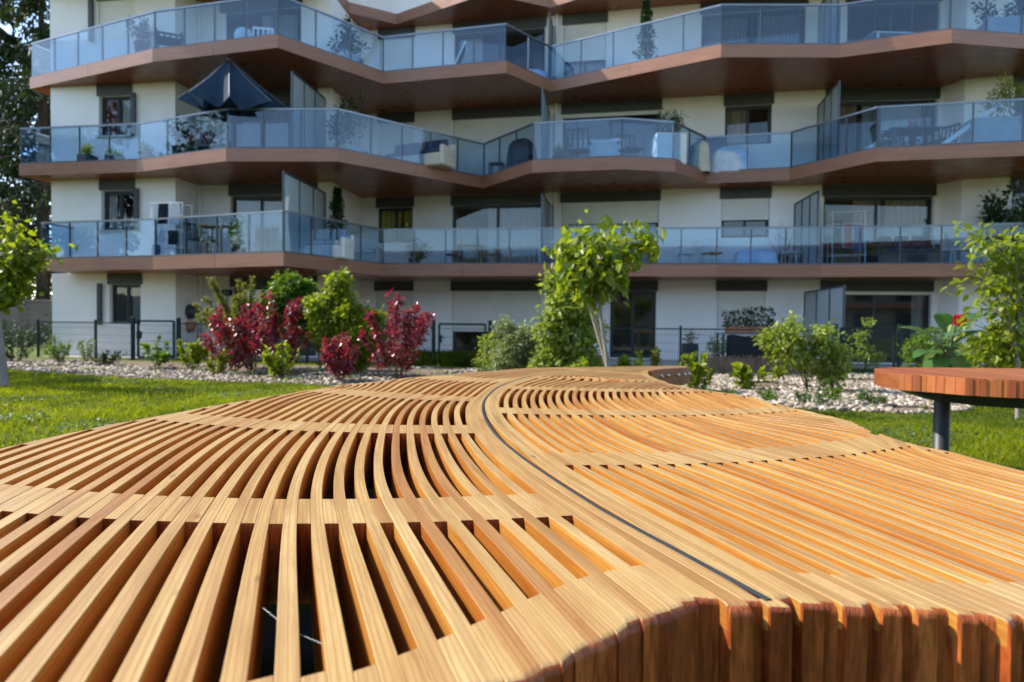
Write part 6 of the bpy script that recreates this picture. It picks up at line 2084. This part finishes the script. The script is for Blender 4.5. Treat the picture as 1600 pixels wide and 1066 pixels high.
potted('cone shaped evergreen in a white trough on the top balcony', 1008, 3, .35, .30, .22, 1.75, .38, 'dark', 'pot_white', n=1500, L=.10, wr=.45, conical=True, seed=20, long=.5)
table_('low white slatted bench on the top right balcony', 1400, 3, .4, .05, 1.6, .55, .50, 'white_metal', name='white_bench', legs='white_metal')
potted('plants in a grey wedge planter in the upper right corner', 1585, 3, .3, .62, .35, .75, .55, 'dark', 'pot_grey', n=500, L=.12, seed=21, long=.8)

# ---- terrace in front of the ground floor
potted('black square planter with dry grass plumes on the terrace', 1077, 0, 17.2, .62, .17, .42, .16, 'olive', n=60, L=.10, square=True, seed=22, group='potted plants on the terrace')
potted('variegated shrub in a pale pot right of the black square planter', 1120, 0, 17.0, .30, .22, .55, .36, 'silver', 'pot_grey', n=380, L=.08, seed=23, group='potted plants on the terrace')
bt = empty('terrace_table', tuple(place(1168, 0, 18.0)), 'dark terrace table carrying two terracotta troughs of herbs', 'table')
c = place(1168, 0, 18.0); o = tuple(c)
mb = MB(); mb.box((c.x - .8, c.y - .3, .86), (c.x + .8, c.y + .3, .90)); mb.build('tabletop', M['alu'], bt, o)
for sx in (-.74, .74):
    for sy in (-.25, .25):
        mb = MB(); mb.box((c.x + sx - .025, c.y + sy - .025, 0.01), (c.x + sx + .025, c.y + sy + .025, .86)); mb.build('leg', M['black_metal'], bt, o)
def trough(label, px, seed, fh):
    c = place(px, 0, 18.0); c.z = .90
    rng = np.random.default_rng(seed)
    root = empty('herb_trough', tuple(c), label, 'planter', 'herb troughs')
    mb = MB(); mb.obox(c + Vector((0, 0, .09)), Vector((1, 0, 0)), Vector((0, 1, 0)), Vector((0, 0, 1)), .30, .12, .09, 0, .015); mb.build('pot', M['terracotta'], root, tuple(c))
    P = np.array(c) + np.stack([rng.uniform(-.36, .36, 420), rng.normal(size=420) * .12, .15 + fh * rng.uniform(0, 1, 420) ** 1.3], 1)
    leaf_cloud('foliage', P, rng.normal(size=(420, 3)) + np.array((0, 0, .4)), rng.uniform(.05, .11, 420), .5, LM['dark'], root, tuple(c), rng=rng)
trough('left herb trough on the dark terrace table', 1150, 1, .42)
trough('right herb trough on the dark terrace table, with the taller growth', 1186, 2, .50)
mb = MB(); A, e, n, L = seg_frame(3)
q = P3(A, e, n, px_u(3, 357) if False else .12, .16, 1.95)
lampo = empty('wall_box', tuple(q), 'small black box with a short stem on the wall right of the left downpipe', 'wall box')
mb.obox(q, Vector((e.x, e.y, 0)), Vector((n.x, n.y, 0)), Vector((0, 0, 1)), .14, .09, .09, 0, .02); mb.build('housing', M['black_metal'], lampo, tuple(q))
mb = MB(); mb.tube([q - Vector((0, 0, .09)), q - Vector((0, 0, .26))], .02, 6); mb.lathe(q - Vector((0, 0, .34)), [(0, 0), (.04, .02), (.045, .06), (.02, .09)], 8); mb.build('stem', M['black_metal'], lampo, tuple(q))
# rack with a pot beside the left downpipe
c = place(300, 0, 20.6); root = empty('plant_rack', tuple(c), 'thin black metal rack in the recess left of the downpipe', 'rack'); o = tuple(c)
for sx in (-.22, .22):
    for sy in (-.12, .12):
        mb = MB(); mb.bar(c + Vector((sx, sy, 0)), c + Vector((sx, sy, 1.15)), .02, .02); mb.build('post', M['black_metal'], root, o)
for z in (.35, .75, 1.13):
    mb = MB(); mb.box((c.x - .23, c.y - .13, z), (c.x + .23, c.y + .13, z + .015)); mb.build('shelf', M['black_metal'], root, o)
mb = MB(); cc = c + Vector((0, 0, 1.146)); mb.lathe(cc, [(0, 0), (.10, 0), (.19, .10), (.21, .22), (.17, .33), (.10, .38), (.12, .41)], 14); tag(mb.build('clay_jar', M['pot_dark'], None, tuple(cc)), 'round dark jar on top of the thin black rack', 'jar')
mb = MB(); cc = c + Vector((-.02, -.02, .766)); mb.lathe(cc, [(0, 0), (.10, 0), (.15, .16), (.15, .27), (.12, .28), (0, .26)], 14); tag(mb.build('clay_pot', M['terracotta'], None, tuple(cc)), 'ochre pot on the middle shelf of the thin black rack', 'pot')
